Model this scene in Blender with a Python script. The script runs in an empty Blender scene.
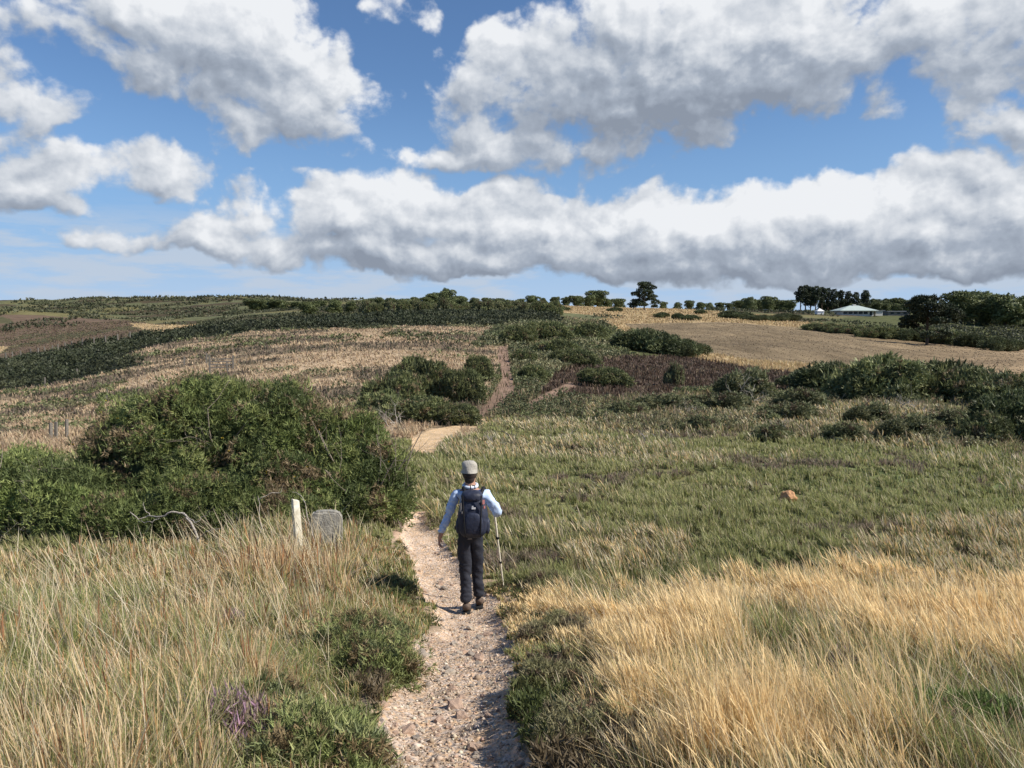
import bpy, bmesh, math, random
import numpy as np
from mathutils import Vector, Matrix
R = math.radians
rng = np.random.default_rng(7)
random.seed(7)
scene = bpy.context.scene
COL = scene.collection

# ------------------------------------------------------------------ camera, light, exposure
F_PX, PITCH = 769.0, R(4.9)
cam_d = bpy.data.cameras.new('camera'); cam = bpy.data.objects.new('camera', cam_d); COL.objects.link(cam)
cam.location = (0, 0, 0); cam.rotation_euler = (R(90) - PITCH, 0, 0)
cam_d.sensor_width = 36; cam_d.lens = 36 * F_PX / 1024; cam_d.clip_start = .05; cam_d.clip_end = 20000
scene.camera = cam
SUN_AZ, SUN_EL = R(104), R(41)             # azimuth clockwise from +Y (the view direction)
sun_d = bpy.data.lights.new('sun', 'SUN'); sun_d.energy = 4.9; sun_d.angle = R(.53); sun_d.color = (1, .93, .82)
sun = bpy.data.objects.new('sun', sun_d); COL.objects.link(sun)
sdir = Vector((math.sin(SUN_AZ) * math.cos(SUN_EL), math.cos(SUN_AZ) * math.cos(SUN_EL), math.sin(SUN_EL)))
sun.rotation_euler = sdir.to_track_quat('Z', 'Y').to_euler(); sun.location = sdir * 50
scene.view_settings.view_transform = 'Standard'; scene.view_settings.look = 'None'
scene.view_settings.exposure = 0.42; scene.view_settings.gamma = 1
scene.view_settings.use_curve_mapping = False
scene.cycles.max_bounces = 6; scene.cycles.diffuse_bounces = 3; scene.cycles.transmission_bounces = 3
scene.cycles.transparent_max_bounces = 4

CT, ST = math.cos(PITCH), math.sin(PITCH)
def ray(px, py):
    xc = (px - 512) / F_PX; yc = (384 - py) / F_PX
    d = CT + yc * ST
    return xc / d, (yc * CT - ST) / d          # x/Y and z/Y
def proj(x, y, z):
    x = np.asarray(x, float); y = np.asarray(y, float); z = np.asarray(z, float)
    d = np.maximum(y * CT - z * ST, 1e-3)
    return 512 + F_PX * x / d, 384 - F_PX * (y * ST + z * CT) / d

# ------------------------------------------------------------------ world: Nishita sky with cumulus
world = bpy.data.worlds.new('World'); scene.world = world; world.use_nodes = True
def build_world():
    nt = world.node_tree; N = nt.nodes; L = nt.links; N.clear()
    out = N.new('ShaderNodeOutputWorld'); bg = N.new('ShaderNodeBackground'); L.new(bg.outputs[0], out.inputs[0])
    sky = N.new('ShaderNodeTexSky'); sky.sky_type = 'NISHITA'; sky.sun_disc = False
    sky.sun_elevation = SUN_EL; sky.sun_rotation = SUN_AZ; sky.altitude = 50
    sky.air_density = 1.0; sky.dust_density = .4; sky.ozone_density = 1.5
    STR = .085
    def math_(op, a, b=None, c=None, clamp=False):
        n = N.new('ShaderNodeMath'); n.operation = op; n.use_clamp = clamp
        for i, v in enumerate((a, b, c)):
            if v is None: continue
            if isinstance(v, (int, float)): n.inputs[i].default_value = v
            else: L.new(v, n.inputs[i])
        return n.outputs[0]
    def vmath(op, a, b=None, c=None):
        n = N.new('ShaderNodeVectorMath'); n.operation = op
        for i, v in enumerate((a, b, c)):
            if v is None: continue
            if isinstance(v, tuple): n.inputs[i].default_value = v
            else: L.new(v, n.inputs[i])
        return n.outputs['Value'] if op in ('DOT_PRODUCT', 'LENGTH') else n.outputs['Vector']
    tc = N.new('ShaderNodeTexCoord'); sp = N.new('ShaderNodeSeparateXYZ'); L.new(tc.outputs['Generated'], sp.inputs[0])
    az = math_('ARCTAN2', sp.outputs[0], sp.outputs[1]); el = math_('ARCSINE', sp.outputs[2])
    cb = N.new('ShaderNodeCombineXYZ'); L.new(az, cb.inputs[0]); L.new(el, cb.inputs[1])
    P0 = cb.outputs[0]
    def ang(px, py):
        u, q = ray(px, py); a = math.atan(u); return a, math.atan(q * math.cos(a))
    # cumulus bodies: (px, py, half width, half height, weight, core greyness)
    B = [(545,80,100,50,1.1),(660,80,140,72,1.3),(780,45,140,66,1.2),(930,25,160,55,1.1),(1130,20,200,60,1.1),(640,15,120,36,1.0),
         (500,60,40,42,.9),(430,162,80,16,.9),(535,152,104,24,1.0),(470,128,44,26,.8),
         (110,240,64,14,.5),(190,232,80,20,.8),(290,218,90,28,.9),(400,214,120,38,1.4),(520,224,130,42,1.5),(650,234,130,42,1.5),
         (790,234,130,40,1.5),(900,226,120,42,1.5),(1010,215,120,50,1.5),(1180,215,150,50,1.4),(220,246,150,16,1.0),(450,256,240,20,1.3),(780,264,280,20,1.3),(1050,260,180,22,1.2),
         (170,10,110,38,1.1),(240,45,100,56,1.3),(320,92,60,48,1.2),(150,60,80,34,.8),(250,110,60,40,.8),(60,10,60,26,.6),(95,26,44,24,.7),(12,85,44,32,.9),(225,120,50,34,.45),
         (52,182,44,34,1.0),(4,190,40,28,.9),(155,172,44,30,1.0),(195,118,30,18,.35),
         (402,10,46,18,.7),(1000,120,48,28,1.0),(1010,155,56,18,.6),(1130,130,110,46,1.0),(-110,150,100,50,1.0),(-130,30,120,44,1.0),
         (300,178,40,5,.4),(20,10,34,16,.5)]
    def noise(vec, scale, detail, rough, dist=0):
        n = N.new('ShaderNodeTexNoise'); n.noise_dimensions = '2D'; n.inputs['Scale'].default_value = scale
        n.inputs['Detail'].default_value = detail; n.inputs['Roughness'].default_value = rough; n.inputs['Distortion'].default_value = dist
        L.new(vec, n.inputs['Vector']); return n
    def field(P):
        w = noise(P, 6, 5, .55)
        warp = vmath('MULTIPLY_ADD', w.outputs['Color'], (.11, .075, 0), (-.055, -.0375, 0))
        Q = vmath('ADD', P, warp)
        f = None
        for px, py, rx, ry, wt in B:
            a, e = ang(px, py)
            ix, iy = F_PX / rx / 1.12, F_PX / ry / 1.14
            v = vmath('MULTIPLY_ADD', Q, (ix, iy, 0), (-a * ix, -e * iy, 0))
            d = vmath('DOT_PRODUCT', v, v)
            g = math_('MULTIPLY_ADD', d, -wt, wt)
            f = g if f is None else math_('SMOOTH_MAX', f, g, .35)
        f = math_('MAXIMUM', f, -1.2)
        st = vmath('MULTIPLY', P, (1, 1.25, 0))
        n1 = noise(st, 10, 13, .60)
        n2 = N.new('ShaderNodeTexVoronoi'); n2.voronoi_dimensions = '2D'; n2.feature = 'SMOOTH_F1'; n2.inputs['Scale'].default_value = 17
        n2.inputs['Detail'].default_value = 3; n2.inputs['Roughness'].default_value = .5; n2.inputs['Smoothness'].default_value = .8
        L.new(vmath('MULTIPLY_ADD', w.outputs['Color'], (.09, .09, 0), st), n2.inputs['Vector'])
        puff = math_('MULTIPLY_ADD', n2.outputs['Distance'], -.80, .36)
        nn = math_('MULTIPLY_ADD', n1.outputs[0], 1.9, -.95)
        return math_('ADD', f, math_('ADD', nn, puff)), f
    h0, f0 = field(P0)
    h1, f1 = field(vmath('ADD', P0, (.009, .013, 0)))
    h2, f2 = field(vmath('ADD', P0, (.02, .06, 0)))
    def sstep(x, lo, hi):
        n = N.new('ShaderNodeMapRange'); n.interpolation_type = 'SMOOTHSTEP'
        n.inputs['From Min'].default_value = lo; n.inputs['From Max'].default_value = hi
        L.new(x, n.inputs['Value']); return n.outputs['Result']
    dens = sstep(h0, -.05, .50)
    d1 = math_('SUBTRACT', h0, h1); d2 = math_('SUBTRACT', math_('MAXIMUM', f0, -.6), math_('MAXIMUM', f2, -.6)); d3 = math_('SUBTRACT', h0, h2)
    lit = math_('MULTIPLY_ADD', d1, .80, .36)
    lit = math_('MULTIPLY_ADD', d2, .26, lit)
    lit = math_('MULTIPLY_ADD', d3, .20, lit)
    for px, py, rx, ry, wt in [(700,105,190,50,.26),(590,130,120,34,.16),(960,50,150,45,.22),(520,255,200,16,.12),(900,258,260,18,.10),(300,250,160,14,.10),(520,172,120,14,.18),(40,205,90,14,.18),(230,70,90,24,.12)]:
        a, e_ = ang(px, py); v = vmath('MULTIPLY_ADD', P0, (F_PX / rx, F_PX / ry, 0), (-a * F_PX / rx, -e_ * F_PX / ry, 0))
        lit = math_('MULTIPLY_ADD', sstep(vmath('LENGTH', v), 1.3, .2), -wt, lit)
    edge = sstep(h0, .9, .1)
    big = noise(P0, 5, 3, .5)
    lit = math_('MULTIPLY_ADD', math_('SUBTRACT', big.outputs[0], .5), .5, lit)
    lit = math_('MULTIPLY_ADD', edge, .20, lit)
    lit = math_('MULTIPLY_ADD', lit, .70, .20, clamp=True)
    ramp = N.new('ShaderNodeValToRGB'); L.new(lit, ramp.inputs[0]); cr = ramp.color_ramp
    cr.elements[0].position = 0; cr.elements[0].color = (.25, .29, .36, 1)
    cr.elements[1].position = 1; cr.elements[1].color = (.80, .82, .85, 1)
    e = cr.elements.new(.35); e.color = (.36, .41, .49, 1)
    e = cr.elements.new(.62); e.color = (.55, .59, .65, 1)
    # thin high veil and low streaks near the horizon
    sv = vmath('MULTIPLY', P0, (1, 5.5, 0))
    nv = noise(sv, 7, 8, .6)
    low = math_('MULTIPLY', sstep(el, .005, .03), math_('SUBTRACT', 1, sstep(el, .07, .15)))
    streak = math_('MULTIPLY', sstep(nv.outputs[0], .38, .60), low)
    streak = math_('MULTIPLY', streak, .8)
    skyc = N.new('ShaderNodeVectorMath'); skyc.operation = 'MULTIPLY'; L.new(sky.outputs[0], skyc.inputs[0]); skyc.inputs[1].default_value = (STR * .84, STR * 1.06, STR * 1.32)
    def mix(f, a, b):
        m = N.new('ShaderNodeMix'); m.data_type = 'RGBA'; L.new(f, m.inputs['Factor'])
        for s, v in (('A', a), ('B', b)):
            i = [k for k in m.inputs if k.name == s and k.type == 'RGBA'][0]
            if isinstance(v, tuple): i.default_value = v
            else: L.new(v, i)
        return [o for o in m.outputs if o.type == 'RGBA'][0]
    hz = math_('MULTIPLY', sstep(el, .30, -.02), .92)
    skyc = type('o', (), dict(outputs=[mix(hz, skyc.outputs[0], (.24, .42, .72, 1))]))
    pale = math_('MULTIPLY', sstep(el, .13, .0), .75)
    c = mix(streak, mix(pale, skyc.outputs[0], (.46, .60, .78, 1)), (.50, .57, .67, 1))
    c = mix(dens, c, ramp.outputs[0])
    L.new(c, bg.inputs['Color']); bg.inputs['Strength'].default_value = .80
    # clouds are clean only in front; same field wraps behind the viewer
build_world()
world.cycles.sampling_method = 'MANUAL'; world.cycles.sample_map_resolution = 256

# ------------------------------------------------------------------ numpy noise
def _hash(ix, iy, s):
    h = (ix.astype(np.int64) * 374761393 + iy.astype(np.int64) * 668265263 + s * 974634777) & 0x7fffffff
    h = ((h ^ (h >> 13)) * 1274126177) & 0x7fffffff
    return ((h ^ (h >> 16)) & 0xffff) / 65535.0
def vnoise(x, y, s=0):
    xi = np.floor(x); yi = np.floor(y); fx = x - xi; fy = y - yi
    fx = fx * fx * fx * (fx * (fx * 6 - 15) + 10); fy = fy * fy * fy * (fy * (fy * 6 - 15) + 10)
    a = _hash(xi, yi, s); b = _hash(xi + 1, yi, s); c = _hash(xi, yi + 1, s); d = _hash(xi + 1, yi + 1, s)
    return (a + (b - a) * fx) * (1 - fy) + (c + (d - c) * fx) * fy
def fbm(x, y, o=4, s=0):
    x = np.asarray(x, float); y = np.asarray(y, float)
    r = np.zeros(np.broadcast(x, y).shape); a = .5; t = 0
    for i in range(o):
        r += a * vnoise(x * 2 ** i + 17.3 * i, y * 2 ** i - 9.1 * i, s + i); t += a; a *= .5
    return r / t

# ------------------------------------------------------------------ terrain height
CX = [-200, 0, 130, 260, 400, 512, 640, 760, 900, 1024, 1220]
TAB = {                       # distance ahead: where the ground lies, given as the angle it is seen at
 3.2: [752,756,760,765,770,770,768,764,762,762,760],
 4.5: [684,686,690,694,698,697,694,690,690,690,688],
 6.5: [634,634,637,640,643,643,638,634,634,634,632],
 9.1: [596,596,594,586,606,608,603,600,600,600,598],
 12:  [551,551,549,543,552,553,552,551,551,551,550],
 16:  [502,503,504,505,508,509,509,508,508,508,508],
 22:  [466,466,466,466,467,467,467,466,466,466,466],
 30:  [446,444,441,438,436,437,438,437,436,436,437],
 42:  [434,430,424,415,410,411,410,409,408,410,412],
 60:  [420,414,402,388,379,384,388,390,392,396,398],
 85:  [405,398,378,358,352,359,368,373,380,383,386],
 120: [390,381,356,339,334,338,351,358,367,364,366],
 170: [374,366,343,327,324,324,336,339,348,353,356],
 240: [378,372,347,326,316,315,321,324,334,341,344],
 340: [358,352,336,320,309,308,310,314,320,327,330],
 480: [330,325,320,313,306,306,309,311,314,319,321],
 600: [312,309,318,310,304,306,311,313,316,321,322],
 800: [318,314,312,305,303,309,313,315,317,320,320],
 1000:[308,307,305,301,305,312,315,316,318,319,319],
 1500:[304,303,299,300,309,315,317,318,318,318.5,318.5],
 3000:[318,317,316,316,317,318,318,318.5,318.5,318.5,318.5],
 9000:[318.2]*11}
Ys = sorted(TAB); U = np.array([ray(c, 384)[0] for c in CX])
Zt = np.array([[ray(512, p)[1] * Y for p in TAB[Y]] for Y in Ys])
Ys = [.3, 1.0, 2.0] + Ys
Zt = np.vstack([np.full((1, 11), -1.65), np.full((1, 11), -1.665), np.full((1, 11), -1.73), Zt])
LY = np.log(np.array(Ys))
def pchip(x, y, xn):          # monotone-ish cubic, along axis 0
    y = np.asarray(y, float); h = np.diff(x); dl = np.diff(y, axis=0) / h[:, None]
    m = np.zeros_like(y); m[0] = dl[0]; m[-1] = dl[-1]
    w = (h[1:, None] * dl[:-1] + h[:-1, None] * dl[1:]) / (h[1:] + h[:-1])[:, None]
    m[1:-1] = w
    k = np.clip(np.searchsorted(x, xn) - 1, 0, len(x) - 2); t = ((xn - x[k]) / h[k])[:, None]; hh = h[k][:, None]
    return (y[k] * (2*t**3 - 3*t**2 + 1) + m[k] * hh * (t**3 - 2*t**2 + t) + y[k+1] * (-2*t**3 + 3*t**2) + m[k+1] * hh * (t**3 - t**2))
LYn = np.linspace(LY[0], LY[-1], 900); Un = np.linspace(U[0], U[-1], 400)
G1 = pchip(LY, Zt, LYn); G2 = pchip(U, G1.T, Un).T

def seg_dist(x, y, pts):
    best = np.full(np.shape(x), 1e9); tt = np.zeros(np.shape(x))
    for i in range(len(pts) - 1):
        (ax, ay, aw), (bx, by, bw) = pts[i], pts[i + 1]
        dx, dy = bx - ax, by - ay; t = np.clip(((x - ax) * dx + (y - ay) * dy) / (dx * dx + dy * dy), 0, 1)
        d = np.hypot(x - ax - t * dx, y - ay - t * dy) / (aw + (bw - aw) * t)
        tt = np.where(d < best, t + i, tt); best = np.minimum(best, d)
    return best
# centre line of the path: pixel left, right, distance -> world
PATH = []
for l, r_, Y in [(300,545,1.2),(330,540,2.4),(352,524,3.2),(376,522,4.5),(410,516,6.2),(436,508,7.6),(430,500,9.1),(414,470,11),(402,448,12.6),(402,428,14.2),(409,425,15.5)]:
    a, b = ray(l, 600)[0] * Y, ray(r_, 600)[0] * Y
    PATH.append(((a + b) / 2, Y, (b - a) / 2))
def base_h(x, y):
    x = np.asarray(x, float); y = np.asarray(y, float)
    az = np.arctan2(x, y); r = np.hypot(x, y); lim = math.atan(U[-1]); limn = math.atan(U[0])
    azc = np.clip(az, limn, lim); u = np.tan(azc)
    back = np.clip((np.abs(az) - R(80)) / R(95), 0, 1); u = u * (1 - back)
    ly = np.log(np.clip(r * np.cos(azc), Ys[0], Ys[-1]))
    a = (u - Un[0]) / (Un[1] - Un[0]); b = (ly - LYn[0]) / (LYn[1] - LYn[0])
    i = np.clip(np.floor(a).astype(int), 0, 398); j = np.clip(np.floor(b).astype(int), 0, 898)
    fa = np.clip(a - i, 0, 1); fb = np.clip(b - j, 0, 1)
    return (G2[j, i] * (1 - fa) + G2[j, i+1] * fa) * (1 - fb) + (G2[j+1, i] * (1 - fa) + G2[j+1, i+1] * fa) * fb
def path_d(x, y):
    return seg_dist(x, y, PATH) + (fbm(x * 2.2, y * 2.2, 4, 5) - .5) * .75
def hgt(x, y):
    x = np.asarray(x, float); y = np.asarray(y, float)
    r = np.hypot(x, y); z = base_h(x, y)
    far = np.clip(r / 60, 0, 1)
    z = z + (fbm(x / 3, y / 3, 3, 1) - .5) * .22 * np.clip(r / 12, .1, 1) + (fbm(x / 14, y / 14, 4, 2) - .5) * 1.1 * np.clip((r - 15) / 120, 0, 1)
    z = z + (fbm(x / 90, y / 90, 5, 3) - .5) * 14 * np.clip((r - 260) / 700, 0, 1) * np.clip((9000 - r) / 8000, 0, 1)
    near = r < 25
    if np.any(near):
        pd = path_d(x, y)
        dip = np.clip(1.35 - pd, 0, 1) ; dip = dip * dip * (3 - 2 * dip)
        z = np.where(near, z - dip * .10 + (fbm(x * 5, y * 5, 3, 9) - .5) * .05 * np.where(pd < 1.2, 1, .6), z)
    return z
def H1(x, y): return float(hgt(np.array([x]), np.array([y]))[0])
YS = np.geomspace(2, 3000, 2600)
def ground(px, py, y0=2):
    """first ground point seen in direction px, py"""
    u = ray(px, py)[0]; xs = u * YS; z = hgt(xs, YS); _, q = proj(xs, YS, z)
    k = np.where((q <= py) & (YS > y0))[0]; k = k[0] if len(k) else int(np.argmin(np.where(YS > y0, np.abs(q - py), 1e9)))
    return Vector((xs[k], YS[k], z[k]))
def at(px, Y): 
    x = ray(px, 384)[0] * Y; return Vector((x, Y, H1(x, Y)))

# ------------------------------------------------------------------ zones
def pip(px, py, poly):
    ins = np.zeros(px.shape, bool); n = len(poly)
    for i in range(n):
        x1, y1 = poly[i]; x2, y2 = poly[(i + 1) % n]
        if y1 == y2: continue
        c = ((y1 > py) != (y2 > py)) & (px < (x2 - x1) * (py - y1) / (y2 - y1) + x1)
        ins ^= c
    return ins
DRY = [(-300,480),(-300,400),(0,391),(60,381),(110,374),(150,366),(118,360),(150,350),(200,339),(260,331),(400,327),(500,326),(525,333),(505,360),(492,400),(480,436),(400,470)]
SCRUB = [(590,402),(640,388),(720,392),(800,395),(1300,395),(1300,452),(900,452),(820,440),(700,432),(590,428)]
BURNT = [(545,392),(560,372),(600,356),(700,354),(790,366),(805,374),(790,392),(690,388),(640,396)]
FIELD = [(625,324),(720,322),(830,330),(960,346),(1300,362),(1300,380),(1000,376),(860,368),(760,362),(700,352),(650,338)]
FRIM = [(600,319),(720,316),(840,325),(970,341),(1300,356),(1300,386),(1000,382),(860,376),(760,370),(690,358),(640,342)]
STRAWF = [(540,305),(600,303),(700,311),(790,317),(700,321),(620,318),(560,312)]
ROUGH = [(800,324),(870,314),(1300,318),(1300,362),(970,344),(840,328)]
TRACK = [(500,346),(509,346),(512,372),(518,392),(498,410),(478,422),(472,419),(492,399),(503,378),(499,358)]
SAND = [(410,452),(412,438),(430,430),(462,425),(484,417),(490,424),(462,434),(440,444),(434,456)]
SANDB = [(528,402),(548,392),(572,381),(578,386),(556,397),(534,408)]
CENTRE = [(470,350),(500,326),(560,316),(630,322),(640,345),(600,360),(560,380),(540,395),(510,395),(520,370),(515,345)]
Z = dict(meadow=0, path=1, left=2, gold=3, dry=4, belt=5, heath=6, hills=7, field=8, burnt=9, scrub=10, sand=11, straw=12, rough=13, centre=14, track=15)
def zones(x, y, z=None):
    if z is None: z = hgt(x, y)
    px, py = proj(x, y, z)
    r = np.hypot(x, y)
    sc_ = np.clip(r / 12, .3, 12)
    jx = (fbm(x / sc_, y / sc_, 3, 21) - .5) * 26; jy = (fbm(x / sc_, y / sc_, 3, 31) - .5) * np.clip(700 / r, 3.0, 14)
    qx, qy = px + jx, py + jy
    out = np.zeros(px.shape, int)
    out[(r < 13) & (px < 470)] = Z['left']
    out[(r < 14.5) & (qx >= 470) & (qy + (fbm(x / 1.7, y / 1.7, 3, 34) - .5) * 46 > 588)] = Z['gold']
    out[(r > 29) & (px < 410 + jx * 2) & (r < 60)] = Z['dry']
    out[(r > 36) & (px >= 410 + jx * 2) & (px < 620) & (r < 120) & (qy < 418)] = Z['centre']
    out[(r > 29) & pip(qx, qy, SCRUB)] = Z['scrub']
    out[(r > 38) & (px > 560) & (qy < 410) & (out == 0)] = Z['scrub']
    out[(r > 50) & (px < 600) & (out == 0)] = Z['centre']
    out[(r > 90) & (px >= 600)] = Z['rough']
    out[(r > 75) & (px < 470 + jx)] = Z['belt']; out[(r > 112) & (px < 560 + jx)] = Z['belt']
    out[(r > 70) & (r < 110) & (px > 520) & (px < 640)] = Z['centre']
    m = (r > 29) & (r < 190)
    out[m & pip(qx, qy, DRY)] = Z['dry']
    out[m & pip(qx, qy, CENTRE)] = Z['centre']
    out[m & (r > 40) & pip(qx, qy, BURNT)] = Z['burnt']
    out[(r > 235) & (qy < 330)] = Z['hills']; out[(r > 262) & (px < 600)] = Z['hills']
    sx, sy = px + jx * .3, py + jy * .3
    f = (r > 62) & (r < 400)
    out[f & pip(sx, sy, FRIM)] = Z['straw']; out[f & pip(sx, sy, FIELD)] = Z['field']
    out[(r > 190) & (r < 700) & pip(sx, sy, STRAWF)] = Z['straw']
    out[(r > 150) & (r < 700) & (out != 8) & (out != 12) & pip(qx, qy, ROUGH)] = Z['rough']
    out[(r > 270) & (r < 640) & (px < 150 + jx) & (qy > 300 + np.clip(px, 0, 200) * .16)] = Z['heath']
    out[(r > 300) & (r < 560) & pip(sx, sy, [(-200,349),(12,346),(0,353),(-200,360)])] = Z['straw']
    out[(r > 300) & (r < 560) & pip(sx, sy, [(128,323),(160,325),(200,325),(190,331),(150,333)])] = Z['straw']
    m = (r > 20) & (r < 130)
    out[m & pip(sx, sy, TRACK)] = Z['track']; out[m & pip(sx, sy, SANDB)] = Z['track']
    out[m & pip(sx, sy, SAND)] = Z['sand']
    nr = r < 25
    out[nr & (path_d(x, y) < 1)] = Z['path']
    return out, px, py
ZC = np.array([[.18,.185,.08],[.63,.45,.305],[.19,.155,.085],[.24,.18,.10],[.34,.255,.165],[.028,.032,.020],[.135,.095,.066],[.115,.12,.06],  # the belt's ground tone is darkened to stand for cloud shade
               [.185,.140,.085],[.082,.058,.044],[.085,.09,.042],[.62,.42,.22],[.40,.30,.17],[.085,.092,.038],[.12,.11,.06],[.25,.165,.115]])

# ------------------------------------------------------------------ materials
def new_mat(name):
    m = bpy.data.materials.new(name); m.use_nodes = True; nt = m.node_tree; nt.nodes.clear()
    o = nt.nodes.new('ShaderNodeOutputMaterial'); return m, nt, o
def leaf_mat(name, trans=.3, rough=.6, tint=None, spec=.25):
    m, nt, o = new_mat(name); N, L = nt.nodes, nt.links
    a = N.new('ShaderNodeAttribute'); a.attribute_name = 'Col'
    p = N.new('ShaderNodeBsdfPrincipled'); p.inputs['Roughness'].default_value = rough
    p.inputs['Specular IOR Level'].default_value = spec
    oi = N.new('ShaderNodeObjectInfo'); hs = N.new('ShaderNodeHueSaturation')
    mr = N.new('ShaderNodeMapRange'); mr.inputs['To Min'].default_value = .82; mr.inputs['To Max'].default_value = 1.2
    L.new(oi.outputs['Random'], mr.inputs['Value']); L.new(mr.outputs[0], hs.inputs['Value']); L.new(a.outputs['Color'], hs.inputs['Color'])
    col = hs.outputs['Color']
    L.new(col, p.inputs['Base Color'])
    if trans:
        t = N.new('ShaderNodeBsdfTranslucent'); L.new(col, t.inputs['Color']); mx = N.new('ShaderNodeMixShader')
        mx.inputs[0].default_value = trans; L.new(p.outputs[0], mx.inputs[1]); L.new(t.outputs[0], mx.inputs[2]); L.new(mx.outputs[0], o.inputs[0])
    else: L.new(p.outputs[0], o.inputs[0])
    return m
def simple_mat(name, col, rough=.8, col2=None, scale=20, bump=0, metal=0, bscale=None):
    m, nt, o = new_mat(name); N, L = nt.nodes, nt.links
    p = N.new('ShaderNodeBsdfPrincipled'); p.inputs['Roughness'].default_value = rough; p.inputs['Metallic'].default_value = metal
    p.inputs['Specular IOR Level'].default_value = .3
    L.new(p.outputs[0], o.inputs[0])
    tc = N.new('ShaderNodeTexCoord'); n = N.new('ShaderNodeTexNoise'); n.inputs['Scale'].default_value = scale; n.inputs['Detail'].default_value = 6
    L.new(tc.outputs['Object'], n.inputs['Vector'])
    r = N.new('ShaderNodeValToRGB'); r.color_ramp.elements[0].position = .35; r.color_ramp.elements[1].position = .65
    r.color_ramp.elements[0].color = (*col, 1); r.color_ramp.elements[1].color = (*(col2 or tuple(c * .75 for c in col)), 1)
    L.new(n.outputs[0], r.inputs[0]); L.new(r.outputs[0], p.inputs['Base Color'])
    if bump:
        b = N.new('ShaderNodeBump'); b.inputs['Strength'].default_value = bump; b.inputs['Distance'].default_value = .02
        n2 = N.new('ShaderNodeTexNoise'); n2.inputs['Scale'].default_value = bscale or scale * 2; n2.inputs['Detail'].default_value = 8
        L.new(tc.outputs['Object'], n2.inputs['Vector']); L.new(n2.outputs[0], b.inputs['Height']); L.new(b.outputs[0], p.inputs['Normal'])
    return m
def ground_mat():
    m, nt, o = new_mat('heath_ground'); N, L = nt.nodes, nt.links
    p = N.new('ShaderNodeBsdfPrincipled'); p.inputs['Roughness'].default_value = .95; p.inputs['Specular IOR Level'].default_value = .1
    L.new(p.outputs[0], o.inputs[0])
    a = N.new('ShaderNodeAttribute'); a.attribute_name = 'Col'; k = N.new('ShaderNodeAttribute'); k.attribute_name = 'Path'
    g = N.new('ShaderNodeNewGeometry')
    def noise(s, d=6, r=.6):
        n = N.new('ShaderNodeTexNoise'); n.inputs['Scale'].default_value = s; n.inputs['Detail'].default_value = d; n.inputs['Roughness'].default_value = r
        L.new(g.outputs['Position'], n.inputs['Vector']); return n.outputs[0]
    def mr(x, a0, a1, b0, b1):
        n = N.new('ShaderNodeMapRange'); L.new(x, n.inputs[0])
        for i, v in enumerate((a0, a1, b0, b1)): n.inputs[i + 1].default_value = v
        return n.outputs[0]
    def mul(x, y):
        n = N.new('ShaderNodeMath'); n.operation = 'MULTIPLY'; L.new(x, n.inputs[0]); L.new(y, n.inputs[1]); return n.outputs[0]
    v = mul(mr(noise(.12), .35, .65, .8, 1.2), mul(mr(noise(1.7), .3, .7, .78, 1.22), mr(noise(30, 4), .3, .7, .75, 1.25)))
    vm = N.new('ShaderNodeVectorMath'); vm.operation = 'SCALE'; L.new(a.outputs['Color'], vm.inputs[0]); L.new(v, vm.inputs['Scale'])
    # pebbles pressed into the path
    vo = N.new('ShaderNodeTexVoronoi'); vo.inputs['Scale'].default_value = 34; L.new(g.outputs['Position'], vo.inputs['Vector'])
    hs = N.new('ShaderNodeHueSaturation'); L.new(vm.outputs[0], hs.inputs['Color'])
    sep = N.new('ShaderNodeSeparateColor'); L.new(vo.outputs['Color'], sep.inputs[0])
    L.new(mr(sep.outputs[0], 0, 1, .75, 1.18), hs.inputs['Value']); L.new(mr(sep.outputs[1], 0, 1, .6, 1.15), hs.inputs['Saturation'])
    L.new(k.outputs['Fac'], hs.inputs['Fac']); L.new(hs.outputs[0], p.inputs['Base Color'])
    b = N.new('ShaderNodeBump'); b.inputs['Distance'].default_value = .03; b.inputs['Strength'].default_value = .9
    h = mul(mr(vo.outputs['Distance'], 0, .6, .5, 0), k.outputs['Fac'])
    ad = N.new('ShaderNodeMath'); L.new(h, ad.inputs[0]); L.new(noise(16, 8, .7), ad.inputs[1])
    L.new(ad.outputs[0], b.inputs['Height']); L.new(b.outputs[0], p.inputs['Normal'])
    return m
M = dict(grass=leaf_mat('dry_grass', .35, .55), leaf=leaf_mat('gorse_foliage', .18, .55), tree=leaf_mat('tree_foliage', .15, .6),
         ground=ground_mat(), bark=simple_mat('bark', (.10,.075,.055), .9, (.055,.042,.032), 8, .6), dead=simple_mat('dead_wood', (.42,.38,.33), .85, (.24,.21,.18), 30, .5),
         twig=simple_mat('twig_bark', (.30,.25,.20), .9, (.20,.165,.13), 20, .4),
         deadd=simple_mat('dark_dead_wood', (.09,.075,.065), .9, (.16,.14,.12), 25, .5))

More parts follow.
